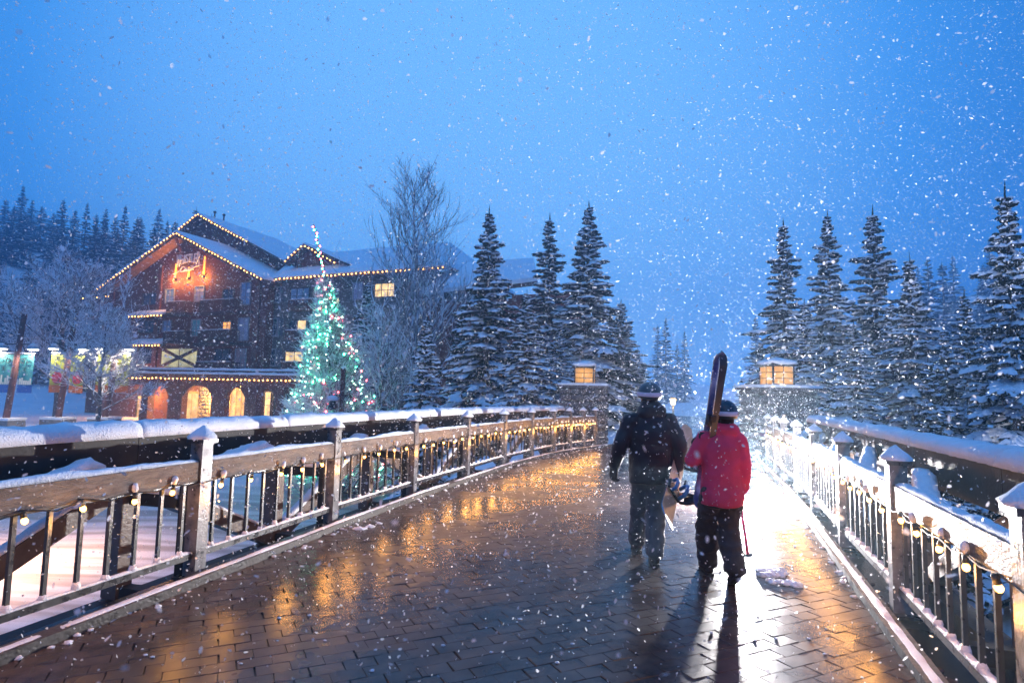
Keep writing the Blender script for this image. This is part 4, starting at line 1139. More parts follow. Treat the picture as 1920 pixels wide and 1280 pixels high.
# Christmas tree: frosted upswept branches in a leaning cone, coloured bulbs
def xmas():
    y = 31.0; R = random.Random(77)
    base = at(640, 780, y); b = gz(base.x, base.y); base.z = b
    tip = at(588, 420, y); mid = at(606, 500, y)
    root = empty('christmas_tree', tuple(base), 'leaning frosted tree wrapped in green and red lights before the lodge', 'tree')
    H = tip.z - b
    def axis(f):                                   # leaning axis, bent at the top
        c0, c1 = Vector((base.x, base.y, b)), mid
        fm = (mid.z - b) / H
        return c0.lerp(c1, f / fm) if f < fm else mid.lerp(tip, (f - fm) / (1 - fm))
    def rad(f):
        return 1.08 * float(np.interp(f, (0, .22, .39, .5, .61, .72, .83, 1), (2.65, 2.1, 1.45, 1.18, .85, .42, .2, .05)))
    MB().tube([axis(f / 10) - (Z * .5 if f == 0 else Z * 0) for f in range(11)], [.16 * (1 - f / 10.6) + .012 for f in range(11)], 8).build('trunk', M['frost_trunk'], root)
    tw = MB(); pts_l = []; pts_s = []
    for k in range(1500):
        f = (R.random() ** 1.35) * .84; an = R.uniform(0, 6.283); rr = rad(f) * (R.uniform(.75, 1.12))
        a = axis(f * .93); o = Vector((math.cos(an), math.sin(an), 0))
        pts = [a]
        for s in (.35, .7, 1.0, 1.18):
            pts.append(a + o * (rr * min(s, 1.05)) + Z * (rr * (.12 * s * s + .30 * max(0, s - .6)) - .22 * math.sin(s * 2.6) * rr * .6) + Vector((R.gauss(0, .05), R.gauss(0, .05), R.gauss(0, .05))))
        tw.tube(pts, [.04, .036, .03, .024, .013], 3, False)
        for q in range(5):
            s = R.uniform(.4, 1.0); i = min(3, int(s * 4)); c = pts[i].lerp(pts[i + 1], s * 4 - i)
            d = (o * .5 + Vector((R.gauss(0, .6), R.gauss(0, .6), R.gauss(.25, .4)))).normalized() * R.uniform(.3, .75) * min(1, rr / 1.2 + .25)
            tw.tube([c, c + d * .5 + Z * .03, c + d + Z * .09], [.022, .018, .010], 3, False)
        if R.random() < .24: pts_l.append((pts[4], f))
        elif R.random() < .4: pts_s.append((pts[3], f))
    tw.build('branches', M['frost'], root)
    st = empty('christmas_lights', tuple(base), 'green and red bulbs strung through the leaning Christmas tree', 'string lights')
    cols = [emit('green_bulb', (0.06, 1.0, 0.45), 55), emit('red_bulb', (1.0, 0.10, 0.13), 26), emit('pale_bulb', (0.5, 1.0, 0.78), 26)]
    mes = []
    for c in cols:
        m_ = MB().ball((0, 0, 0), .045, 7, 5).mesh('bulb', True); m_.materials.append(c); mes.append(m_)
    for i, (p, f) in enumerate(pts_l[:284]):
        o = bpy.data.objects.new('bulb', mes[R.choice((0, 0, 1, 1, 2))]); C.objects.link(o); o.parent = st
        o.matrix_parent_inverse = Matrix.Translation(-Vector(st.location)); o.location = p
    for k in range(16):
        f = .80 + .2 * k / 16; p = axis(f) + Vector((R.gauss(0, .05), -.06, 0))
        o = bpy.data.objects.new('bulb', mes[k % 2]); C.objects.link(o); o.parent = st
        o.matrix_parent_inverse = Matrix.Translation(-Vector(st.location)); o.location = p
    tiny = MB()
    for i, (p, f) in enumerate(pts_s):
        tiny.ball(p, .028, 5, 3)
    tag(tiny.build('small_bulbs', cols[2], st), kind='stuff')
    MB().tube([axis(f / 40) + Vector((math.cos(f * 1.3), math.sin(f * 1.3), 0)) * rad(f / 40) * .9 for f in range(41)], .01, 4).build('cable', M['cable'], st)
xmas()

# ------------------------------------------------------------------ banner poles, posts, small street things
M['pole_wood'] = mat('pole_wood', (0.13, 0.05, 0.04), 0.8, 0.35, 4, 0.5, 14)
M['concrete'] = mat('plinth', (0.2, 0.19, 0.18), 0.9, 0.25, 4)
M['teal'] = mat('teal_cloth', (0.03, 0.20, 0.21), 0.8, 0.15, 2, col2=(0.045, 0.28, 0.28))
M['lime'] = mat('lime_cloth', (0.25, 0.29, 0.025), 0.8, 0.15, 2, col2=(0.32, 0.35, 0.04))
M['orange'] = mat('orange_cloth', (0.45, 0.11, 0.015), 0.8, 0.1)
M['blue_cloth'] = mat('blue_cloth', (0.05, 0.16, 0.42), 0.8, 0.1)
M['ink'] = mat('ink', (0.015, 0.015, 0.018), 0.8)
M['red_ink'] = mat('red_ink', (0.42, 0.03, 0.06), 0.8)
M['cream_ink'] = mat('cream_ink', (0.7, 0.66, 0.55), 0.8)
M['shade'] = mat('lamp_shade', (0.45, 0.48, 0.52), 0.4, 0.1)
def figure(mb, cx, cy, s, R, y):                    # loose leaping figure in flat print
    def b(x0, z0, x1, z1, w_): mb.bar((cx + x0 * s, y, cy + z0 * s), (cx + x1 * s, y, cy + z1 * s), .004, w_ * s, Vector((0.3, 0, 1)))
    t = R.uniform(-.5, .5)
    b(0, 0, t * .4, .45, .2); mb.ball((cx + t * .55 * s, y, cy + .62 * s), .11 * s, 8, 5, (1, .03, 1))
    b(0, 0, -.45, -.3 + R.uniform(-.2, .3), .13); b(0, 0, .4, -.4 + R.uniform(-.1, .3), .13)
    b(t * .35, .4, -.45, .45 + R.uniform(-.2, .4), .09); b(t * .35, .4, .5, .35 + R.uniform(-.2, .4), .09)
def banner_pole(px, top, base_py, y, labels, cloth, seed):
    R = random.Random(seed)
    P = at(px, 700, y); g = gz(P.x, P.y); zt = at(px, top, y).z
    root = empty('banner_pole', (P.x, P.y, g), labels[0], 'banner pole', 'timber banner poles on the plaza')
    zl = at(px, 655, y).z; zb1 = at(px, 665, y).z; zb0 = at(px, 736, y).z
    def LM(mb, nm, m, par=root, smooth=False): return local(nm, mb.mesh(nm, smooth), m, par)
    LM(MB().tube([(-.35, 0, -.3), (0, 0, (zt - g) * .5), (.28, 0, zt - g)], [.2, .18, .15], 10), 'pole', M['pole_wood'], root, True)
    pl = LM(MB().box(-.95, .45, -.7, .7, -.4, .75), 'plinth', M['concrete'])
    LM(MB().box(-.97, .47, -.72, .72, .752, .9), 'snow_layer', M['snow_soft'], pl)
    h = zl - g; xm = .05
    arm = LM(MB().bar((xm - 1.05, 0, h + .35), (xm + 1.05, 0, h + .35), .07, .07), 'lamp_arm', M['black_metal'])
    for s in (-1, 1):
        x = xm + s * 1.0; mb = MB()
        mb.tube([(x, 0, h + .36), (x, 0, h + .28), (x, 0, h + .22), (x, 0, h + .02)], [.07, .10, .2, .42], 14, False)
        sh = LM(mb, 'lamp_shade', M['shade'], root, True)
        LM(MB().ball((x, 0, h + .03), .30, 12, 5, (1, 1, .28)), 'lens', M['lamp_white'], sh, True)
        LM(MB().ball((x, 0, h + .3), .22, 10, 5, (1, 1, .5)), 'snow_cap', M['snow_soft'], sh, True)
        l = bpy.data.lights.new('street_lamp_light', 'SPOT'); l.energy = 420; l.color = (1, .84, .70); l.shadow_soft_size = .15; l.spot_size = math.radians(165); l.spot_blend = .6
        o = bpy.data.objects.new('street_lamp_light', l); C.objects.link(o); o.parent = root; o.location = (x, -.3, h - .08)
    for k, s in enumerate((-1, 1)):
        x0, x1 = (xm + s * .2, xm + s * 1.12) if s > 0 else (xm + s * 1.12, xm + s * .2)
        z0, z1 = zb0 - g, zb1 - g
        bn = empty('banner', (P.x, P.y, g), labels[1 + k], 'banner', 'cloth banners on the timber poles')
        def BM(mb, nm, m, par=bn): return local(nm, mb.mesh(nm), m, par)
        BM(MB().bar((x0 - .05, 0, z1 + .05), (x1 + .05, 0, z1 + .05), .05, .05), 'rod', M['black_metal'])
        BM(MB().box(x0 - .03, x1 + .03, -.05, .05, z1 + .08, z1 + .15), 'snow_layer', M['snow_soft'])
        mb = MB(); nx, nz_ = 8, 18; zc = z0 + .5
        for i in range(nz_ + 1):
            for j in range(nx + 1):
                fz, fx = i / nz_, j / nx
                mb.v.append((x0 + (x1 - x0) * fx, .05 * math.sin(fx * 5 + k) * (1 - fz) * 1.0, zc + (z1 - zc) * fz))
        for i in range(nz_):
            for j in range(nx):
                q = i * (nx + 1) + j; mb.f.append((q, q + 1, q + nx + 2, q + nx + 1))
        BM(mb, 'cloth', M[cloth[0]])
        BM(MB().box(x0, x1, -.01, .03, z0, zc - .003), 'hem_panel', M[cloth[1]])
        pr = MB(); w_ = x1 - x0
        if cloth[0] == 'lime':
            for q in range(4): figure(pr, x0 + w_ * R.uniform(.3, .7), zc + (z1 - zc) * (q + .5) / 4, .34, R, -.075)
            BM(pr, 'print', M['ink'])
            if seed == 2:
                BM(MB().ball((x0 + w_ * .6, -.07, zc + .5), .38, 12, 6, (1, .02, 1.1)), 'print', M['red_ink'])
        else:
            for q in (0,):
                zc2 = zc + (z1 - zc) * .80
                for xx in (.28, .72):
                    cc = [(x0 + w_ * xx + .14 * math.cos(a_ * .5236), -.075, zc2 + .14 * math.sin(a_ * .5236)) for a_ in range(13)]
                    pr.tube(cc, .022, 4, False)
                figure(pr, x0 + w_ * .5, zc2 + .22, .26, R, -.078)
            figure(pr, x0 + w_ * .45, zc + (z1 - zc) * .5, .3, R, -.075)
            BM(pr, 'print', M['ink'])
            p2 = MB()
            for q in range(7):
                hh_ = R.uniform(.15, .75); xx = x0 + w_ * (q + .5) / 7; p2.box(xx - .05, xx + .05, -.074, -.07, zc + .02, zc + hh_)
            BM(p2, 'print', M['cream_ink'])
banner_pole(27, 588, 800, 38, ('timber banner pole with teal banners on a snowy concrete plinth', 'teal banner with dark cyclist print at the lodge-far side of its pole', 'teal banner with dark cyclist print on the side towards the frosted tree'), ('teal', 'blue_cloth'), 1)
banner_pole(124, 583, 800, 40, ('timber pole behind the frosted tree carrying orange-edged banners', 'lime and orange banner with a red round print', 'lime banner half hidden by frosted twigs beside the red-print banner'), ('lime', 'orange'), 2)
banner_pole(210, 640, 795, 41, ('timber banner pole nearest the lodge porch with lime banners', 'lime banner hanging behind the frosted tree trunk', 'lime banner with black leaping figures beside the porch'), ('lime', 'orange'), 3)
# signpost with snow-capped lantern below the Christmas tree
P = at(642, 735, 22); g = gz(P.x, P.y); zt = at(644, 690, 22).z
sp = empty('sign_post', (P.x, P.y, g), 'dark post with side arm and small snow-capped lamp before the Christmas tree', 'post')
local('post', MB().box(-.07, .07, -.07, .07, -.2, zt - g).mesh('post'), M['pole_wood'], sp)
za = at(642, 742, 22).z - g
local('arm', MB().box(-.48, .35, -.05, .05, za - .05, za + .05).mesh('arm'), M['pole_wood'], sp)
ln = local('lamp', MB().tube([(-.33, 0, za - .5), (-.33, 0, za - .2), (-.33, 0, za - .06)], [.17, .17, .05], 10).mesh('lamp'), M['black_metal'], sp)
local('snow_cap', MB().ball((-.33, 0, za - .1), .22, 10, 6, (1, 1, .6)).mesh('snow_cap', True), M['snow'], ln)
local('snow_cap', MB().ball((0, 0, zt - g), .09, 8, 5, (1, 1, .8)).mesh('snow_cap', True), M['snow'], sp)
# street lamps beyond the pillars
def street_lamp(px, py, y, label, r=.2, st=220):
    P = at(px, py, y); g = gz(P.x, P.y)
    root = empty('street_lamp', (P.x, P.y, g), label, 'street lamp', 'warm street lamps beyond the bridge'); h = P.z - g
    local('post', MB().tube([(0, 0, -.2), (0, 0, h - .3)], [.08, .06], 8).mesh('post', True), M['black_metal'], root)
    local('lamp_glass', MB().tube([(0, 0, h - .28), (0, 0, h + .2)], [r * .7, r], 8).mesh('lamp_glass'), M['lamp_warm'], root)
    ca = local('cap', MB().tube([(0, 0, h + .203), (0, 0, h + .26), (0, 0, h + .42)], [r * 1.4, r * 1.3, .04], 10).mesh('cap', True), M['black_metal'], root)
    local('snow_cap', MB().ball((0, 0, h + .34), r * 1.2, 10, 5, (1, 1, .6)).mesh('snow_cap', True), M['snow'], ca)
    point_light('lamp_light', (P.x, P.y, P.z - .4), (1, .62, .28), st, .2, None).parent = None
    o = bpy.data.objects[-1] if False else None
street_lamp(1073, 684, 36, 'warm street lamp glowing beside the lodge-side pillar lantern', .2)
street_lamp(1131, 694, 40, 'warm street lamp between lodge-side pillar and path spruces', .2)
street_lamp(1397, 748, 30, 'pale street lamp low beside the straight-railing pillar', .2)
street_lamp(1262, 752, 46, 'distant street lamp straight ahead on the path', .22)

# ------------------------------------------------------------------ people
def remesh(mb, voxel, iters=4, fold=None):
    me = mb.mesh('tmp'); o = bpy.data.objects.new('tmp', me); C.objects.link(o)
    m = o.modifiers.new('r', 'REMESH'); m.mode = 'VOXEL'; m.voxel_size = voxel; m.use_smooth_shade = True
    if iters:
        s = o.modifiers.new('s', 'SMOOTH'); s.factor = .5; s.iterations = iters
    dg = bpy.context.evaluated_depsgraph_get(); dg.update()
    r = bpy.data.meshes.new_from_object(o.evaluated_get(dg)); bpy.data.objects.remove(o)
    if fold:
        n = len(r.vertices); co = np.empty(n * 3); no = np.empty(n * 3)
        r.vertices.foreach_get('co', co); r.vertices.foreach_get('normal', no); co = co.reshape(-1, 3); no = no.reshape(-1, 3)
        amp, sc_, sx = fold
        d = np.array([noise.noise(Vector((c[0] * sc_ * sx[0], c[1] * sc_ * sx[1], c[2] * sc_ * sx[2]))) + .5 * noise.noise(Vector((c[0] * sc_ * 2.3, c[1] * sc_ * 2.3, c[2] * sc_ * 2.6 + 9))) for c in co])
        d = np.where(d > 0, d * 1.2, -np.abs(d) ** .7 * .8)
        co += no * (d * amp)[:, None]; r.vertices.foreach_set('co', co.ravel()); r.update()
    r.polygons.foreach_set('use_smooth', [True] * len(r.polygons))
    return r
def capsule(mb, p, r0, q, r1, n=14):
    p, q = Vector(p), Vector(q); t = (q - p).normalized(); pts = []; rs = []
    for k in range(4):
        a = math.pi / 2 * (1 - k / 4); pts.append(p - t * (r0 * math.sin(a))); rs.append(max(r0 * math.cos(a), r0 * .05))
    pts.append(p); rs.append(r0); pts.append(q); rs.append(r1)
    for k in range(1, 5):
        a = math.pi / 2 * k / 4; pts.append(q + t * (r1 * math.sin(a))); rs.append(max(r1 * math.cos(a), r1 * .05))
    mb.tube(pts, rs, n)
def chain(mb, seq, n=14):
    for (p, r0), (q, r1) in zip(seq[:-1], seq[1:]): capsule(mb, p, r0, q, r1, n)
def loft(mb, rings, n=20, tilt=0.0):                # rings: (cx, cy, z, rx, ry), upright stack
    b = len(mb.v)
    for (cx, cy, z, rx, ry) in rings:
        for k in range(n):
            a = 2 * math.pi * k / n; c_, s_ = math.cos(a), math.sin(a)
            mb.v.append((cx + rx * math.copysign(abs(c_) ** .85, c_), cy + ry * math.copysign(abs(s_) ** .85, s_), z))
    for i in range(len(rings) - 1):
        for k in range(n): mb.f.append((b + i * n + k, b + i * n + (k + 1) % n, b + (i + 1) * n + (k + 1) % n, b + (i + 1) * n + k))
    mb.f.append(tuple(b + k for k in range(n))[::-1]); mb.f.append(tuple(b + (len(rings) - 1) * n + k for k in range(n)))
def glove(wrist, d, nrm, side, curl, thick=.0135, k=1.0):
    """five separate fingers; d along the hand, nrm out of the palm, side towards the thumb"""
    d = Vector(d).normalized(); nrm = Vector(nrm); nrm = (nrm - d * nrm.dot(d)).normalized(); side = nrm.cross(d) * (1 if nrm.cross(d).dot(Vector(side)) > 0 else -1)
    w0 = Vector(wrist); mb = MB()
    capsule(mb, w0 - d * .05, .036, w0, .033)                       # cuff
    for q in range(5):
        o = side * ((q - 2) * .018); capsule(mb, w0 + o * .75 + d * .01, .02 * k, w0 + o + d * .085, .0175 * k, 10)
    for q, ln in enumerate((.068, .082, .078, .066)):
        o = w0 + side * ((1.5 - q) * .0235) + d * .09; a = curl * (.85 + .1 * q); cur = o; ang_ = a * .5
        for j, f in enumerate((.42, .32, .26)):
            dd = d * math.cos(ang_) + nrm * math.sin(ang_); nx_ = cur + dd * (ln * f * 1.15); capsule(mb, cur, thick * (1 - .08 * j), nx_, thick * (.95 - .1 * j), 8); cur = nx_; ang_ += a
    b = w0 + side * .036 + d * .025
    m1 = b + (side * .65 + d * .65 + nrm * .35).normalized() * .042; m2 = m1 + (d * .8 + nrm * .5 * (1 + curl * .4) + side * .05).normalized() * .036
    chain(mb, [(b, .017), (m1, .0155), (m2, .012)], 8)
    return remesh(mb, .0065, 2)
M['skin'] = mat('skin', (0.5, 0.3, 0.22), 0.5)
def fabric(name, col, rough=.7, trans=0.0, tcol=None, bump=.25):
    m = mat(name, col, rough, .12, 9, bump, 160, .3)
    t = m.node_tree; p = t.nodes['Principled BSDF']
    p.inputs['Sheen Weight'].default_value = .15
    if trans:
        n = t.nodes.new; l = t.links.new
        tr = n('ShaderNodeBsdfTranslucent'); tr.inputs[0].default_value = (*(tcol or col), 1); mx = n('ShaderNodeMixShader'); mx.inputs[0].default_value = trans
        l(p.outputs[0], mx.inputs[1]); l(tr.outputs[0], mx.inputs[2]); l(mx.outputs[0], t.nodes['Material Output'].inputs[0])
    return m
M['black_jacket'] = fabric('black_shell', (0.010, 0.010, 0.016), .55)
M['slate_trousers'] = fabric('slate_trousers', (0.045, 0.058, 0.075), .6)
M['red_jacket'] = fabric('red_shell', (0.95, 0.085, 0.19), .6, .42, (1.0, .20, .28))
M['char_trousers'] = fabric('charcoal_trousers', (0.035, 0.033, 0.033), .65)
M['black_cloth'] = fabric('black_cloth', (0.012, 0.011, 0.012), .8)
M['helmet_navy'] = mat('helmet_shell', (0.02, 0.045, 0.06), .3, .1, 4)
M['strap_white'] = mat('goggle_strap', (0.62, 0.62, 0.72), .7, .06, 20)
M['boot'] = mat('boot', (0.012, 0.012, 0.013), .5, .3, 9, .3, 40)
M['tan_glove'] = fabric('tan_glove', (0.25, 0.18, 0.13), .7)
M['lens'] = mat('goggle_lens', (0.05, 0.03, 0.03), .05, 0, 1, 0, 1, 1.0)
def head_parts(mb, hc, k):                           # head with nose, ears, jaw
    mb.ball(hc, .1 * k, 16, 10, (.82, 1.0, 1.2)); mb.ball(hc + Vector((0, .085 * k, -.02 * k)), .018 * k, 8, 6, (.8, 1.2, 1.3))
    mb.ball(hc + Vector((0, .03 * k, -.085 * k)), .055 * k, 10, 6, (.9, 1, .7))
    for s in (-1, 1):
        mb.ball(hc + Vector((s * .083 * k, -.005, -.01)), .026 * k, 8, 6, (.4, .8, 1.2)); mb.ball(hc + Vector((s * .032 * k, .084 * k, .005)), .012 * k, 8, 6)
def headgear(root, hc, k, turn=0.0):
    he = MB(); n = 22; rows = 9
    for j in range(rows + 1):
        th = math.pi * .60 * j / rows
        for i in range(n):
            a = 2 * math.pi * i / n; lower = (-.03 * max(0, -math.sin(a)) if j == rows else 0)
            he.v.append((hc.x + .128 * k * math.sin(th) * math.cos(a), hc.y - .008 + .148 * k * math.sin(th) * math.sin(a), hc.z + .035 * k + .128 * k * math.cos(th) + lower))
    for j in range(rows):
        for i in range(n): he.f.append((j * n + i, (j + 1) * n + i, (j + 1) * n + (i + 1) % n, j * n + (i + 1) % n))
    nb = len(he.v)
    for i in range(n): v = he.v[rows * n + i]; he.v.append((hc.x + (v[0] - hc.x) * .86, hc.y + (v[1] - hc.y) * .86, v[2] + .004))
    for i in range(n): he.f.append((rows * n + i, nb + i, nb + (i + 1) % n, rows * n + (i + 1) % n))
    ho = he.build('helmet', M['helmet_navy'], root, True)
    st = MB(); n = 28
    for z_, r_ in ((-.002, 1.035), (0.0, 1.05), (.040, 1.04), (.043, 1.025)):
        for i in range(n):
            a = 2 * math.pi * i / n; zz = hc.z + .012 * k + z_ * k + .012 * math.sin(a); th = math.acos(max(-1, min(1, (zz - hc.z - .035 * k) / (.128 * k))))
            st.v.append((hc.x + .128 * k * r_ * math.sin(th) * math.cos(a), hc.y - .008 + .148 * k * r_ * math.sin(th) * math.sin(a), zz))
    for j in range(3):
        for i in range(n): st.f.append((j * n + i, j * n + (i + 1) % n, (j + 1) * n + (i + 1) % n, (j + 1) * n + i))
    g = MB(); g.ball(hc + Vector((0, .135 * k, .02 * k)), .07 * k, 14, 8, (1.25, .45, .62))
    go = g.build('goggles', M['lens'], root, True)
    st.build('strap', M['strap_white'], go, True)
    em = MB(); c = hc + Vector((.098 * k, -.098 * k, .033 * k)); t_ = Vector((.72, .69, 0))
    em.tube([c + t_ * (.022 * math.cos(a_ * .524)) + Z * (.011 * math.sin(a_ * .524)) + Vector((.7, -.7, 0)) * .006 for a_ in range(13)], .0035, 5, False)
    em.build('strap_emblem', M['black_cloth'], go)
def boots(root, feet):
    for (heel, toe, ank) in feet:
        mb = MB(); heel, toe, ank = Vector(heel), Vector(toe), Vector(ank)
        capsule(mb, heel + Z * .045, .046, toe + Z * .04, .044); capsule(mb, heel.lerp(toe, .25) + Z * .06, .055, ank, .058)
        bo = mesh_obj('boot', remesh(mb, .011, 2), M['boot'], root)
        d = (toe - heel).normalized(); s = MB(); sd = d.cross(Z).normalized()
        so = [heel - d * .05 + sd * .035, heel.lerp(toe, .5) + sd * .042, toe + d * .03 + sd * .035, toe + d * .045, toe + d * .03 - sd * .035, heel.lerp(toe, .5) - sd * .042, heel - d * .05 - sd * .035]
        s.poly(so, Z * .022); s.build('sole', M['black_cloth'], bo)

def man():
    O = Vector((1.50, 6.45, 0)); V = lambda x, y, z: O + Vector((x, y, z))
    root = empty('person', tuple(O), 'person in black jacket and slate trousers walking with a snowboard under one arm', 'person', 'people walking over the bridge')
    hc = V(.0, .05, 1.70)
    # body
    b = MB(); head_parts(b, hc, 1.0); capsule(b, V(0, .02, 1.45), .06, V(0, .04, 1.62), .055)
    loft(b, [(O.x, O.y, .90, .15, .10), (O.x, O.y, 1.1, .14, .10), (O.x, O.y, 1.35, .18, .11), (O.x, O.y, 1.48, .14, .08)])
    LA = [V(-.20, 0, 1.46), V(-.325, -.03, 1.19), V(-.375, .05, .97)]; RA = [V(.20, 0, 1.46), V(.305, -.06, 1.19), V(.285, .0, .97)]
    LL = [V(-.08, .0, .93), V(-.075, .20, .50), V(-.05, .40, .10)]; RL = [V(.08, 0, .93), V(.06, .02, .50), V(.02, -.13, .10)]
    for A in (LA, RA): chain(b, [(A[0], .055), (A[1], .043), (A[2], .033)])
    for A in (LL, RL): chain(b, [(A[0], .085), (A[1], .058), (A[2], .042)]); capsule(b, A[2], .04, A[2] + Vector((0, .13, -.05)), .035)
    mesh_obj('body', remesh(b, .016, 2), M['skin'], root)
    # trousers
    t = MB(); loft(t, [(O.x, O.y, .80, .19, .14), (O.x, O.y, .95, .185, .135), (O.x, O.y, 1.05, .165, .12)])
    for A, kk in ((LL, 1), (RL, 1.06)): chain(t, [(A[0], .115), (A[0].lerp(A[1], .5), .108), (A[1], .098 * kk), (A[1].lerp(A[2], .5), .098 * kk), (A[2] + Z * .03, .098)])
    mesh_obj('trousers', remesh(t, .013, 3, (.014, 7.5, (1, 1, 1.9))), M['slate_trousers'], root)
    # jacket
    j = MB(); loft(j, [(O.x, O.y, .80, .225, .165), (O.x, O.y, .83, .23, .17), (O.x, O.y, 1.0, .215, .155), (O.x, O.y, 1.2, .225, .15), (O.x, O.y, 1.36, .24, .15), (O.x, O.y + .01, 1.46, .20, .13), (O.x, O.y + .02, 1.53, .12, .10)])
    for A in (LA, RA): chain(j, [(A[0] + Z * -.015, .098), (A[1], .083), (A[2] + Z * .02, .068)])
    chain(j, [(V(-.07, -.04, 1.555), .085), (V(.07, -.04, 1.555), .085)]); chain(j, [(V(-.05, -.02, 1.60), .075), (V(.05, -.02, 1.60), .075)])   # hood rolled on the collar
    mesh_obj('jacket', remesh(j, .013, 3, (.013, 6.0, (1, 1, 1.5))), M['black_jacket'], root)
    nk = MB(); capsule(nk, V(0, .03, 1.55), .083, V(0, .045, 1.655), .092); mesh_obj('face_mask', remesh(nk, .012, 2), M['black_cloth'], root)
    headgear(root, hc + Z * .01, 1.0)
    mesh_obj('glove', glove(LA[2] + Z * -.02, (-.05, .16, -1), (.8, .5, 0), (.2, 1, 0), .55, .019, 1.35), M['black_cloth'], root)
    mesh_obj('glove', glove(RA[2] + Z * -.015, (.02, .05, -1), (-1, .1, -.1), (0, 1, 0), .75, .017, 1.25), M['black_cloth'], root)
    boots(root, [(V(-.05, .36, .0), V(-.05, .56, 0.0), V(-.05, .40, .16)), (V(.015, -.17, .0), V(.03, .03, 0.0), V(.02, -.13, .16))])
    return O
def woman():
    O = Vector((2.01, 5.74, 0)); V = lambda x, y, z: O + Vector((x, y, z))
    root = empty('person', tuple(O), 'person in red jacket and charcoal trousers carrying skis on one shoulder and a pole', 'person', 'people walking over the bridge')
    hc = V(.045, .04, 1.535)
    b = MB(); head_parts(b, hc, .93); capsule(b, V(0.02, .02, 1.30), .05, V(.04, .03, 1.47), .047)
    loft(b, [(O.x, O.y, .82, .14, .10), (O.x, O.y, 1.0, .12, .09), (O.x, O.y, 1.22, .155, .10), (O.x, O.y, 1.34, .12, .075)])
    LA = [V(-.155, 0, 1.33), V(-.255, .04, 1.12), V(-.15, .27, 1.20)]; RA = [V(.16, 0, 1.32), V(.205, -.04, 1.07), V(.185, .0, .86)]
    LL = [V(-.085, .0, .84), V(-.085, .17, .47), V(-.04, .30, .10)]; RL = [V(.08, 0, .84), V(.07, .03, .46), V(.055, -.16, .17)]
    for A in (LA, RA): chain(b, [(A[0], .048), (A[1], .038), (A[2], .03)])
    for A in (LL, RL): chain(b, [(A[0], .08), (A[1], .055), (A[2], .04)]); capsule(b, A[2], .038, A[2] + Vector((0, .11, -.07)), .032)
    mesh_obj('body', remesh(b, .016, 2), M['skin'], root)
    t = MB(); loft(t, [(O.x, O.y, .70, .18, .135), (O.x, O.y, .85, .175, .13), (O.x, O.y, .95, .15, .11)])
    for A, kk in ((LL, 1), (RL, 1.0)): chain(t, [(A[0], .112), (A[0].lerp(A[1], .5), .112), (A[1], .108 * kk), (A[1].lerp(A[2], .5), .105 * kk), (A[2] + Z * .02, .096)])
    mesh_obj('trousers', remesh(t, .013, 3, (.017, 8.0, (1, 1, 2.0))), M['char_trousers'], root)
    j = MB(); loft(j, [(O.x, O.y, .71, .195, .15), (O.x, O.y, .74, .20, .155), (O.x, O.y, .9, .19, .145), (O.x, O.y, 1.08, .175, .13), (O.x, O.y, 1.24, .18, .125), (O.x + .005, O.y + .01, 1.33, .155, .11), (O.x + .02, O.y + .02, 1.39, .11, .09)])
    chain(j, [(LA[0], .08), (LA[1], .076), (LA[2] - (LA[2] - LA[1]) * .12, .064)]); chain(j, [(RA[0], .08), (RA[1], .07), (RA[2] + Z * .02, .066)])
    chain(j, [(V(-.035, -.01, 1.41), .075), (V(.095, -.01, 1.41), .075)])
    mesh_obj('jacket', remesh(j, .013, 3, (.012, 6.5, (1, 1, 1.4))), M['red_jacket'], root)
    nk = MB(); capsule(nk, V(.035, .02, 1.42), .08, V(.045, .03, 1.50), .088); mesh_obj('face_mask', remesh(nk, .012, 2), M['black_cloth'], root)
    headgear(root, hc + Z * .01, .95)
    mesh_obj('glove', glove(RA[2] + Z * -.01, (-.02, .12, -1), (-.9, .3, 0), (0, 1, 0), .95, .016, 1.2), M['tan_glove'], root)
    sk_d = (V(-.115, .0, 1.47) - V(-.145, .36, .62)).normalized()
    mesh_obj('glove', glove(LA[2], (.2, .6, .35), (.5, .3, .8), (-.3, .4, 1), .9, .016, 1.2), M['black_cloth'], root)
    boots(root, [(V(-.04, .26, 0), V(-.04, .44, 0), V(-.04, .30, .15)), (V(.055, -.20, .085), V(.065, -.06, 0.005), V(.055, -.16, .2))])
    return O
O1 = man(); O2 = woman()

# snowboard: base towards the body, bindings outward
M['board_top'] = mat('board_top', (0.34, 0.32, 0.22), .35, .15, 6, col2=(0.52, 0.50, 0.38))
M['board_edge'] = mat('steel_edge', (0.55, 0.55, 0.55), .25, 0, 1, 0, 1, .6, .9)
M['board_base'] = mat('board_base', (0.04, 0.04, 0.05), .35)
M['bind_blue'] = mat('binding_blue', (0.03, 0.18, 0.42), .4, .2, 20)
M['bind_dark'] = mat('binding_dark', (0.015, 0.018, 0.025), .5, .2, 20)
M['bind_orange'] = mat('binding_orange', (0.75, 0.22, 0.08), .5)
def frame(x, zc):                                    # orthonormal frame with given x axis and preferred z
    x = Vector(x).normalized(); zc = Vector(zc); z_ = (zc - x * zc.dot(x)).normalized(); y_ = z_.cross(x)
    return Matrix((x, y_, z_)).transposed().to_4x4()
def board_outline(L, w_end, w_mid, n=40, nose=.15):
    rows = []
    for i in range(n + 1):
        s = -L / 2 + L * i / n; e_ = L / 2 - abs(s)
        wd = w_mid + (w_end - w_mid) * (abs(s) / (L / 2)) ** 2
        if e_ < nose: wd *= math.sqrt(max(0, 1 - (1 - e_ / nose) ** 2)) + .02
        rise = .055 * max(0, (nose * 1.25 - e_) / (nose * 1.25)) ** 1.6
        rows.append((s, wd / 2, rise))
    return rows
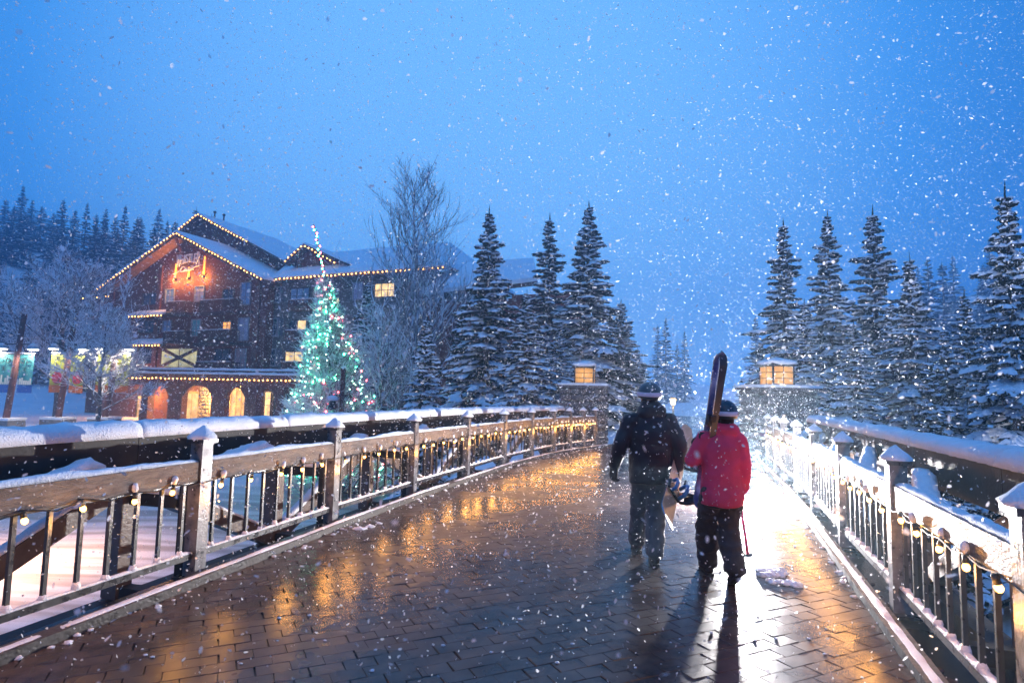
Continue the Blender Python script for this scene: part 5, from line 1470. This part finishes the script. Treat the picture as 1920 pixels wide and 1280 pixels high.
def board_mesh(rows, th, m):
    mb = MB()
    for (s, h, r) in rows: mb.v += [tuple(m @ Vector(p)) for p in ((s, -h, r), (s, h, r), (s, -h, r + th), (s, h, r + th))]
    n = len(rows)
    top, base, edge = MB(), MB(), MB()
    for i in range(n - 1):
        k = 4 * i; top.f.append((k + 2, k + 3, k + 7, k + 6)); base.f.append((k, k + 4, k + 5, k + 1)); edge.f += [(k, k + 2, k + 6, k + 4), (k + 1, k + 5, k + 7, k + 3)]
    edge.f += [(0, 1, 3, 2), (4 * n - 4, 4 * n - 2, 4 * n - 1, 4 * n - 3)]
    top.v = base.v = edge.v = mb.v
    return top, base, edge
tail = at(1244, 985, 5.82); tipb = at(1286, 806, 6.95); mid = (tail + tipb) / 2
fm = frame(tipb - tail, (.55, -.82, -.08)); fm.translation = mid
sb = empty('snowboard', tuple(mid), 'cream snowboard with blue bindings held under the arm of the black jacket', 'snowboard')
rows = board_outline((tipb - tail).length, .30, .25)
for nm, q, m in zip(('topsheet', 'base', 'steel_edge'), board_mesh(rows, .012, fm), ('board_top', 'board_base', 'board_edge')): q.build(nm, M[m], sb)
def binding(cx, rot):
    def T(p): return fm @ Vector((cx + p[0] * math.cos(rot) - p[1] * math.sin(rot), p[0] * math.sin(rot) + p[1] * math.cos(rot), p[2]))
    root = MB()
    def bar(mb, p, q, w_, h_): mb.bar(T(p), T(q), w_, h_, fm.to_3x3() @ Vector((0, 0, 1))); return mb
    bp_ = bar(MB(), (0, -.13, .03), (0, .13, .03), .10, .03).build('binding', M['bind_dark'], sb)
    hb = MB(); pts = [T(p) for p in ((-.055, -.12, .04), (-.06, -.15, .11), (-.04, -.165, .22), (.0, -.17, .25), (.04, -.165, .22), (.06, -.15, .11), (.055, -.12, .04))]
    hb.tube(pts, [.016] * 7, 6); bar(hb, (0, -.155, .07), (0, -.165, .23), .075, .012); hb.build('highback', M['bind_dark'], bp_, True)
    a1 = MB(); a1.tube([T(p) for p in ((-.06, -.06, .06), (-.06, -.02, .13), (-.03, .0, .165), (.03, .0, .165), (.06, -.02, .13), (.06, -.06, .06))], .021, 7); a1.build('ankle_strap', M['bind_blue'], bp_, True)
    a2 = MB(); a2.tube([T(p) for p in ((-.058, .08, .04), (-.055, .10, .09), (0, .115, .115), (.055, .10, .09), (.058, .08, .04))], .019, 7); a2.build('toe_strap', M['bind_blue'], bp_, True)
    MB().ball(T((.03, -.10, .05)), .022, 8, 5).build('buckle', M['bind_orange'], bp_); bar(MB(), (.065, .0, .13), (.075, .05, .16), .015, .02).build('ladder', M['bind_dark'], bp_)
binding(-.27, .15); binding(.27, -.15)
# skis over the shoulder
M['ski_base'] = mat('ski_base', (0.045, 0.045, 0.05), .3, .2, 8)
M['ski_top'] = mat('ski_top', (0.32, 0.34, 0.5), .3, .2, 7, col2=(0.05, 0.06, 0.2))
M['ski_edge'] = M['board_edge']
shp = Vector((1.885, 5.66, 1.50)); tp_ = at(1352, 658, 5.42); dsk = (tp_ - shp).normalized()
for k, (nm_lab, dx, off, zdir, roll) in enumerate((('ski with dark base towards us and white-edged pointed tip on red shoulder', .0, -.045, (0, 1, .4), .30), ('ski with rounded pale blue tip just behind the dark-based ski', .03, .035, (0, -1, -.4), .12))):
    L = 1.62; c = tp_ - dsk * (L / 2 - .02 + (.035 if k == 0 else 0)) + Vector((.028 if k == 0 else -.008, 0, 0))
    m = frame(dsk, Matrix.Rotation(roll, 3, 'Z') @ Vector(zdir)); m.translation = c + Vector((0, off, 0))
    so = empty('ski', tuple(c), nm_lab, 'ski', 'pair of skis on the shoulder')
    rows = board_outline(L, .088, .064, 40, .10)
    for nm, q, mt in zip(('topsheet', 'base', 'steel_edge'), board_mesh(rows, .016, m), ('ski_top', 'ski_base', 'ski_edge')): q.build(nm, M[mt], so)
    def SB(x, w_, h0, h1, l_):
        return MB().quadbox(m @ Vector((x, 0, (h0 + h1) / 2)), m.to_3x3() @ Vector((l_ / 2, 0, 0)), m.to_3x3() @ Vector((0, w_ / 2, 0)), m.to_3x3() @ Vector((0, 0, (h1 - h0) / 2)))
    to = SB(.13, .07, .017, .075, .10).build('toe_piece', M['bind_dark'], so); SB(.16, .05, .076, .095, .06).build('toe_wing', M['bind_dark'], to)
    hl = SB(-.19, .068, .017, .085, .13).build('heel_piece', M['bind_dark'], so); MB().bar(m @ Vector((-.22, 0, .086)), m @ Vector((-.31, 0, .13)), .035, .02).build('heel_lever', M['bind_dark'], hl)
    MB().bar(m @ Vector((-.02, -.045, .03)), m @ Vector((-.02, -.11, .06)), .012, .06).build('brake', M['bind_dark'], hl)
# ski pole
M['pink'] = mat('pink_pole', (0.85, 0.04, 0.16), .3)
hp = O2 + Vector((.185, .035, .765)); tipp = at(1405, 1057, 5.80); dp = (tipp - hp).normalized()
pl = empty('ski_pole', tuple(tipp), 'pink ski pole with black basket hanging from the hand of the red jacket', 'ski pole')
MB().tube([hp - dp * .04, tipp - dp * .08], [.018, .015], 8).build('shaft', M['pink'], pl, True)
MB().tube([hp - dp * .14, hp - dp * .041], [.016, .014], 8).build('grip', M['bind_dark'], pl, True)
bk = MB(); cb = tipp - dp * .085
sd = dp.cross(Vector((0, 1, 0))).normalized(); s2 = dp.cross(sd)
for a_ in range(6):
    v0 = sd * math.cos(a_ * 1.047) + s2 * math.sin(a_ * 1.047); bk.tube([cb, cb + v0 * .045 - dp * .008], [.009, .011], 6)
bk.tube([cb + (sd * math.cos(a_ * .524) + s2 * math.sin(a_ * .524)) * .043 for a_ in range(13)], .008, 6, False)
bk.build('basket', M['bind_dark'], pl, True)
MB().tube([tipp - dp * .079, tipp], [.007, .003], 6).build('tip', M['pink'], pl, True)

# small figure under the porch
def bystander():
    u, z = fp(264, 785, 2.6); P = W(u, 2.6, GZ)
    root = empty('person', tuple(P), 'small person in pale jacket and dark trousers under the lodge porch', 'person')
    V = lambda x, y, z: P + Vector((x, y, z))
    b = MB(); b.ball(V(0, 0, 1.6), .11, 10, 8, (.9, 1, 1.2)); capsule(b, V(0, 0, 1.4), .06, V(0, 0, 1.55), .06)
    for s in (-1, 1): chain(b, [(V(s * .1, 0, .9), .08), (V(s * .12, 0, .5), .06), (V(s * .12, 0, .06), .05)])
    loft(b, [(P.x, P.y, .85, .15, .1), (P.x, P.y, 1.4, .17, .1)]); mesh_obj('body', remesh(b, .03, 2), M['skin'], root)
    j = MB(); loft(j, [(P.x, P.y, .82, .2, .15), (P.x, P.y, 1.2, .22, .16), (P.x, P.y, 1.42, .19, .13), (P.x, P.y, 1.5, .1, .09)])
    for s in (-1, 1): chain(j, [(V(s * .2, 0, 1.4), .08), (V(s * .3, -.05, 1.15), .07), (V(s * .22, -.2, 1.05), .06)])
    mesh_obj('jacket', remesh(j, .03, 2), mat('pale_jacket', (.6, .5, .38), .7), root)
    t = MB()
    for s in (-1, 1): chain(t, [(V(s * .1, 0, .86), .11), (V(s * .12, 0, .5), .09), (V(s * .12, 0, .1), .08)])
    mesh_obj('trousers', remesh(t, .03, 2), M['char_trousers'], root)
    h = MB(); h.ball(V(0, 0, 1.66), .125, 10, 6, (1, 1, .9)); h.build('hat', M['black_cloth'], root, True)
bystander()

# ------------------------------------------------------------------ flash on a small stand behind the walkers
FL = Vector((3.87, 10.2, 0))
fl = empty('flash_lamp', tuple(FL), 'photographic flash on a thin black stand behind the red jacket', 'flash')
MB().tube([FL + Z * .0, FL + Z * .27], [.012, .010], 8).build('stand_pole', M['black_metal'], fl, True)
for k in range(3):
    a_ = k * 2.094 + .5; MB().tube([FL + Z * .15, FL + Vector((math.cos(a_) * .22, math.sin(a_) * .22, .012))], .008, 6).build('leg', M['black_metal'], fl, True)
MB().quadbox(FL + Z * .33, Vector((.035, 0, 0)), Vector((0, .03, 0)), Z * .07).build('body', M['black_cloth'], fl)
M['flash'] = emit('flash_tube', (1, .97, .95), 30)
hd = MB().quadbox(FL + Vector((0, -.015, .42)), Vector((.04, 0, 0)), Vector((0, .055, 0)), Z * .027).build('head', M['black_cloth'], fl)
MB().quadbox(FL + Vector((0, -.073, .42)), Vector((.036, 0, 0)), Vector((0, .003, 0)), Z * .022).build('flash_window', M['flash'], hd)
FLASH = 4200
l = bpy.data.lights.new('flash_light', 'POINT'); l.energy = FLASH; l.color = (1, .96, .97); l.shadow_soft_size = .06
o = bpy.data.objects.new('flash_light', l); C.objects.link(o); o.location = FL + Vector((0, -.10, .42)); o.rotation_euler = (math.radians(90), 0, math.radians(180))

# ------------------------------------------------------------------ loose snow on the deck
def clump(px, py, w_, h, n, seed, label):
    R = random.Random(seed); P = ground(px, py); mb = MB()
    for k in range(n):
        r = w_ * R.uniform(.12, .3); mb.ball((P.x + R.uniform(-.5, .5) * w_, P.y + R.uniform(-.35, .35) * w_, r * .15), r * .7, 9, 6, (1.3, 1, h), .3, R)
    tag(mesh_obj('snow_clump', remesh(mb, .008, 1, (.012, 26, (1, 1, 1))), M['snow']), label, 'snow clump', 'loose snow on the deck')
clump(1448, 1076, .26, .55, 22, 1, 'larger heap of loose snow on the pavers beside the ski pole tip')
clump(1468, 1094, .22, .5, 16, 2, 'flat heap of loose snow just past the larger heap by the pole tip')
clump(1585, 1073, .16, .4, 6, 3, 'small snow heap against the kerb of the straight railing')
clump(682, 990, .24, .4, 10, 4, 'loose snow heap against the kerb of the curving railing')
clump(704, 981, .14, .4, 5, 5, 'small crumb of snow next to the heap by the curving kerb')

R = random.Random(91); crumbs = MB()
for pts, s_ in ((LPATH, 1), (RPATH, -1)):
    for p in resample(offset_path(pts, .26 * s_), 260):
        if R.random() < .45 + .4 * noise.noise(p * .9):
            r = R.uniform(.006, .026); crumbs.ball((p.x + R.gauss(0, .02) + s_ * abs(R.gauss(0, .05)), p.y + R.gauss(0, .05), r * .3), r, 7, 5, (1.3, 1.1, .6), .3, R)
for k in range(150):
    p = ground(R.uniform(200, 1700), R.uniform(900, 1260)); 
    if inside(p, dpoly): r = R.uniform(.004, .014); crumbs.ball((p.x, p.y, r * .3), r, 6, 4, (1.3, 1, .5), .3, R)
tag(crumbs.build('snow_crumbs', M['snow'], None, True), 'scattered crumbs of snow along the kerbs and on the wet pavers', 'snow', kind='stuff')
# ------------------------------------------------------------------ falling snow
def flakes(n, box, r0, r1, seed, name):
    g = np.random.default_rng(seed)
    c = np.stack([g.uniform(*box[0], n), g.uniform(*box[1], n), g.uniform(*box[2], n)], 1)
    dc = np.linalg.norm(c - np.array(CAM), axis=1); c = c[(dc > 2.4) | ((dc > .9) & (c[:, 2] < 1.62) & (g.random(n) < .5))]; n = len(c)
    r = r0 + (r1 - r0) * g.random(n) ** 2.2
    A = g.normal(size=(n, 3)); A /= np.linalg.norm(A, axis=1)[:, None]
    B = np.cross(A, g.normal(size=(n, 3))); B /= np.linalg.norm(B, axis=1)[:, None]; D = np.cross(A, B)
    el = 1 + .7 * g.random(n)
    sa, sb_, sd_ = (r * el)[:, None], (r * g.uniform(.6, 1, n))[:, None], (r * g.uniform(.4, .9, n))[:, None]
    ring = [(math.cos(a_), math.sin(a_)) for a_ in np.arange(6) * math.pi / 3]
    v = np.stack([c + A * sa * x * (g.uniform(.7, 1.15, n))[:, None] + B * sb_ * y * (g.uniform(.7, 1.15, n))[:, None] + D * (sd_ * g.uniform(-.25, .25, n)[:, None]) for x, y in ring], 1).reshape(-1, 3)
    f = np.array([(0, 1, 2), (0, 2, 3), (0, 3, 4), (0, 4, 5)])
    f = (f[None] + (np.arange(n) * 6)[:, None, None]).reshape(-1)
    me = bpy.data.meshes.new(name); me.vertices.add(len(v)); me.vertices.foreach_set('co', v.ravel())
    me.loops.add(len(f)); me.loops.foreach_set('vertex_index', f); nf = len(f) // 3
    me.polygons.add(nf); me.polygons.foreach_set('loop_start', np.arange(nf) * 3); me.polygons.foreach_set('loop_total', np.full(nf, 3))
    me.update(calc_edges=True); me.validate()
    return me
m, t, p = new_mat('snowflake'); n = t.nodes.new; l = t.links.new
df = n('ShaderNodeBsdfDiffuse'); df.inputs[0].default_value = (.92, .93, .95, 1); tl = n('ShaderNodeBsdfTranslucent'); tl.inputs[0].default_value = (.92, .93, .95, 1)
mx = n('ShaderNodeMixShader'); mx.inputs[0].default_value = .68; l(df.outputs[0], mx.inputs[1]); l(tl.outputs[0], mx.inputs[2])
rf_ = n('ShaderNodeBsdfRefraction'); rf_.inputs['Color'].default_value = (.97, .98, 1, 1); rf_.inputs['Roughness'].default_value = .52; rf_.inputs['IOR'].default_value = 1.31
m2_ = n('ShaderNodeMixShader'); m2_.inputs[0].default_value = .25; l(mx.outputs[0], m2_.inputs[1]); l(rf_.outputs[0], m2_.inputs[2]); l(m2_.outputs[0], t.nodes['Material Output'].inputs[0])
tag(mesh_obj('snowflakes', flakes(430000, ((-8, 15), (.4, 22), (0, 9.5)), .0040, .0100, 1, 'snowflakes'), m), 'fine snowflakes falling through the air over the bridge', 'snowfall', kind='stuff')

# unseen street lamp added to warm the road snow below the bridge
P = Vector((-17.5, 19.0, gz(-17.5, 19.0)))
rl = empty('street_lamp', tuple(P), 'warm street lamp standing on the sanded road below the bridge', 'street lamp')
local('post', MB().tube([(0, 0, -.3), (0, 0, 2.7), (.3, 0, 3.1), (1.0, 0, 3.2)], [.09, .07, .06, .05], 8).mesh('post', True), M['black_metal'], rl)
local('head', MB().quadbox((1.25, 0, 3.2), Vector((.3, 0, 0)), Vector((0, .14, 0)), Z * .06).mesh('head'), M['black_metal'], rl)
local('lens', MB().quadbox((1.25, 0, 3.13), Vector((.22, 0, 0)), Vector((0, .1, 0)), Z * .012).mesh('lens'), M['lamp_warm'], rl)
l = bpy.data.lights.new('road_lamp_light', 'SPOT'); l.energy = 3600; l.color = (1, .55, .36); l.spot_size = math.radians(160); l.spot_blend = .6; l.shadow_soft_size = .15
o = bpy.data.objects.new('road_lamp_light', l); C.objects.link(o); o.parent = rl; o.location = (1.25, 0, 3.05)

# ------------------------------------------------------------------ snowy air
HAZE = 0.0030
hz = MB().box(-345, 345, -340, 345, -9, 66).mesh('haze')
m = bpy.data.materials.new('snowy_air'); m.use_nodes = True; t = m.node_tree; t.nodes.clear()
vo = t.nodes.new('ShaderNodeVolumePrincipled'); vo.inputs['Color'].default_value = (.50, .76, 1, 1); vo.inputs['Density'].default_value = HAZE; vo.inputs['Anisotropy'].default_value = .72
oo = t.nodes.new('ShaderNodeOutputMaterial'); t.links.new(vo.outputs[0], oo.inputs['Volume'])
tag(mesh_obj('haze', hz, m), 'pale blue snowy air fading the far slopes', 'haze', kind='stuff')
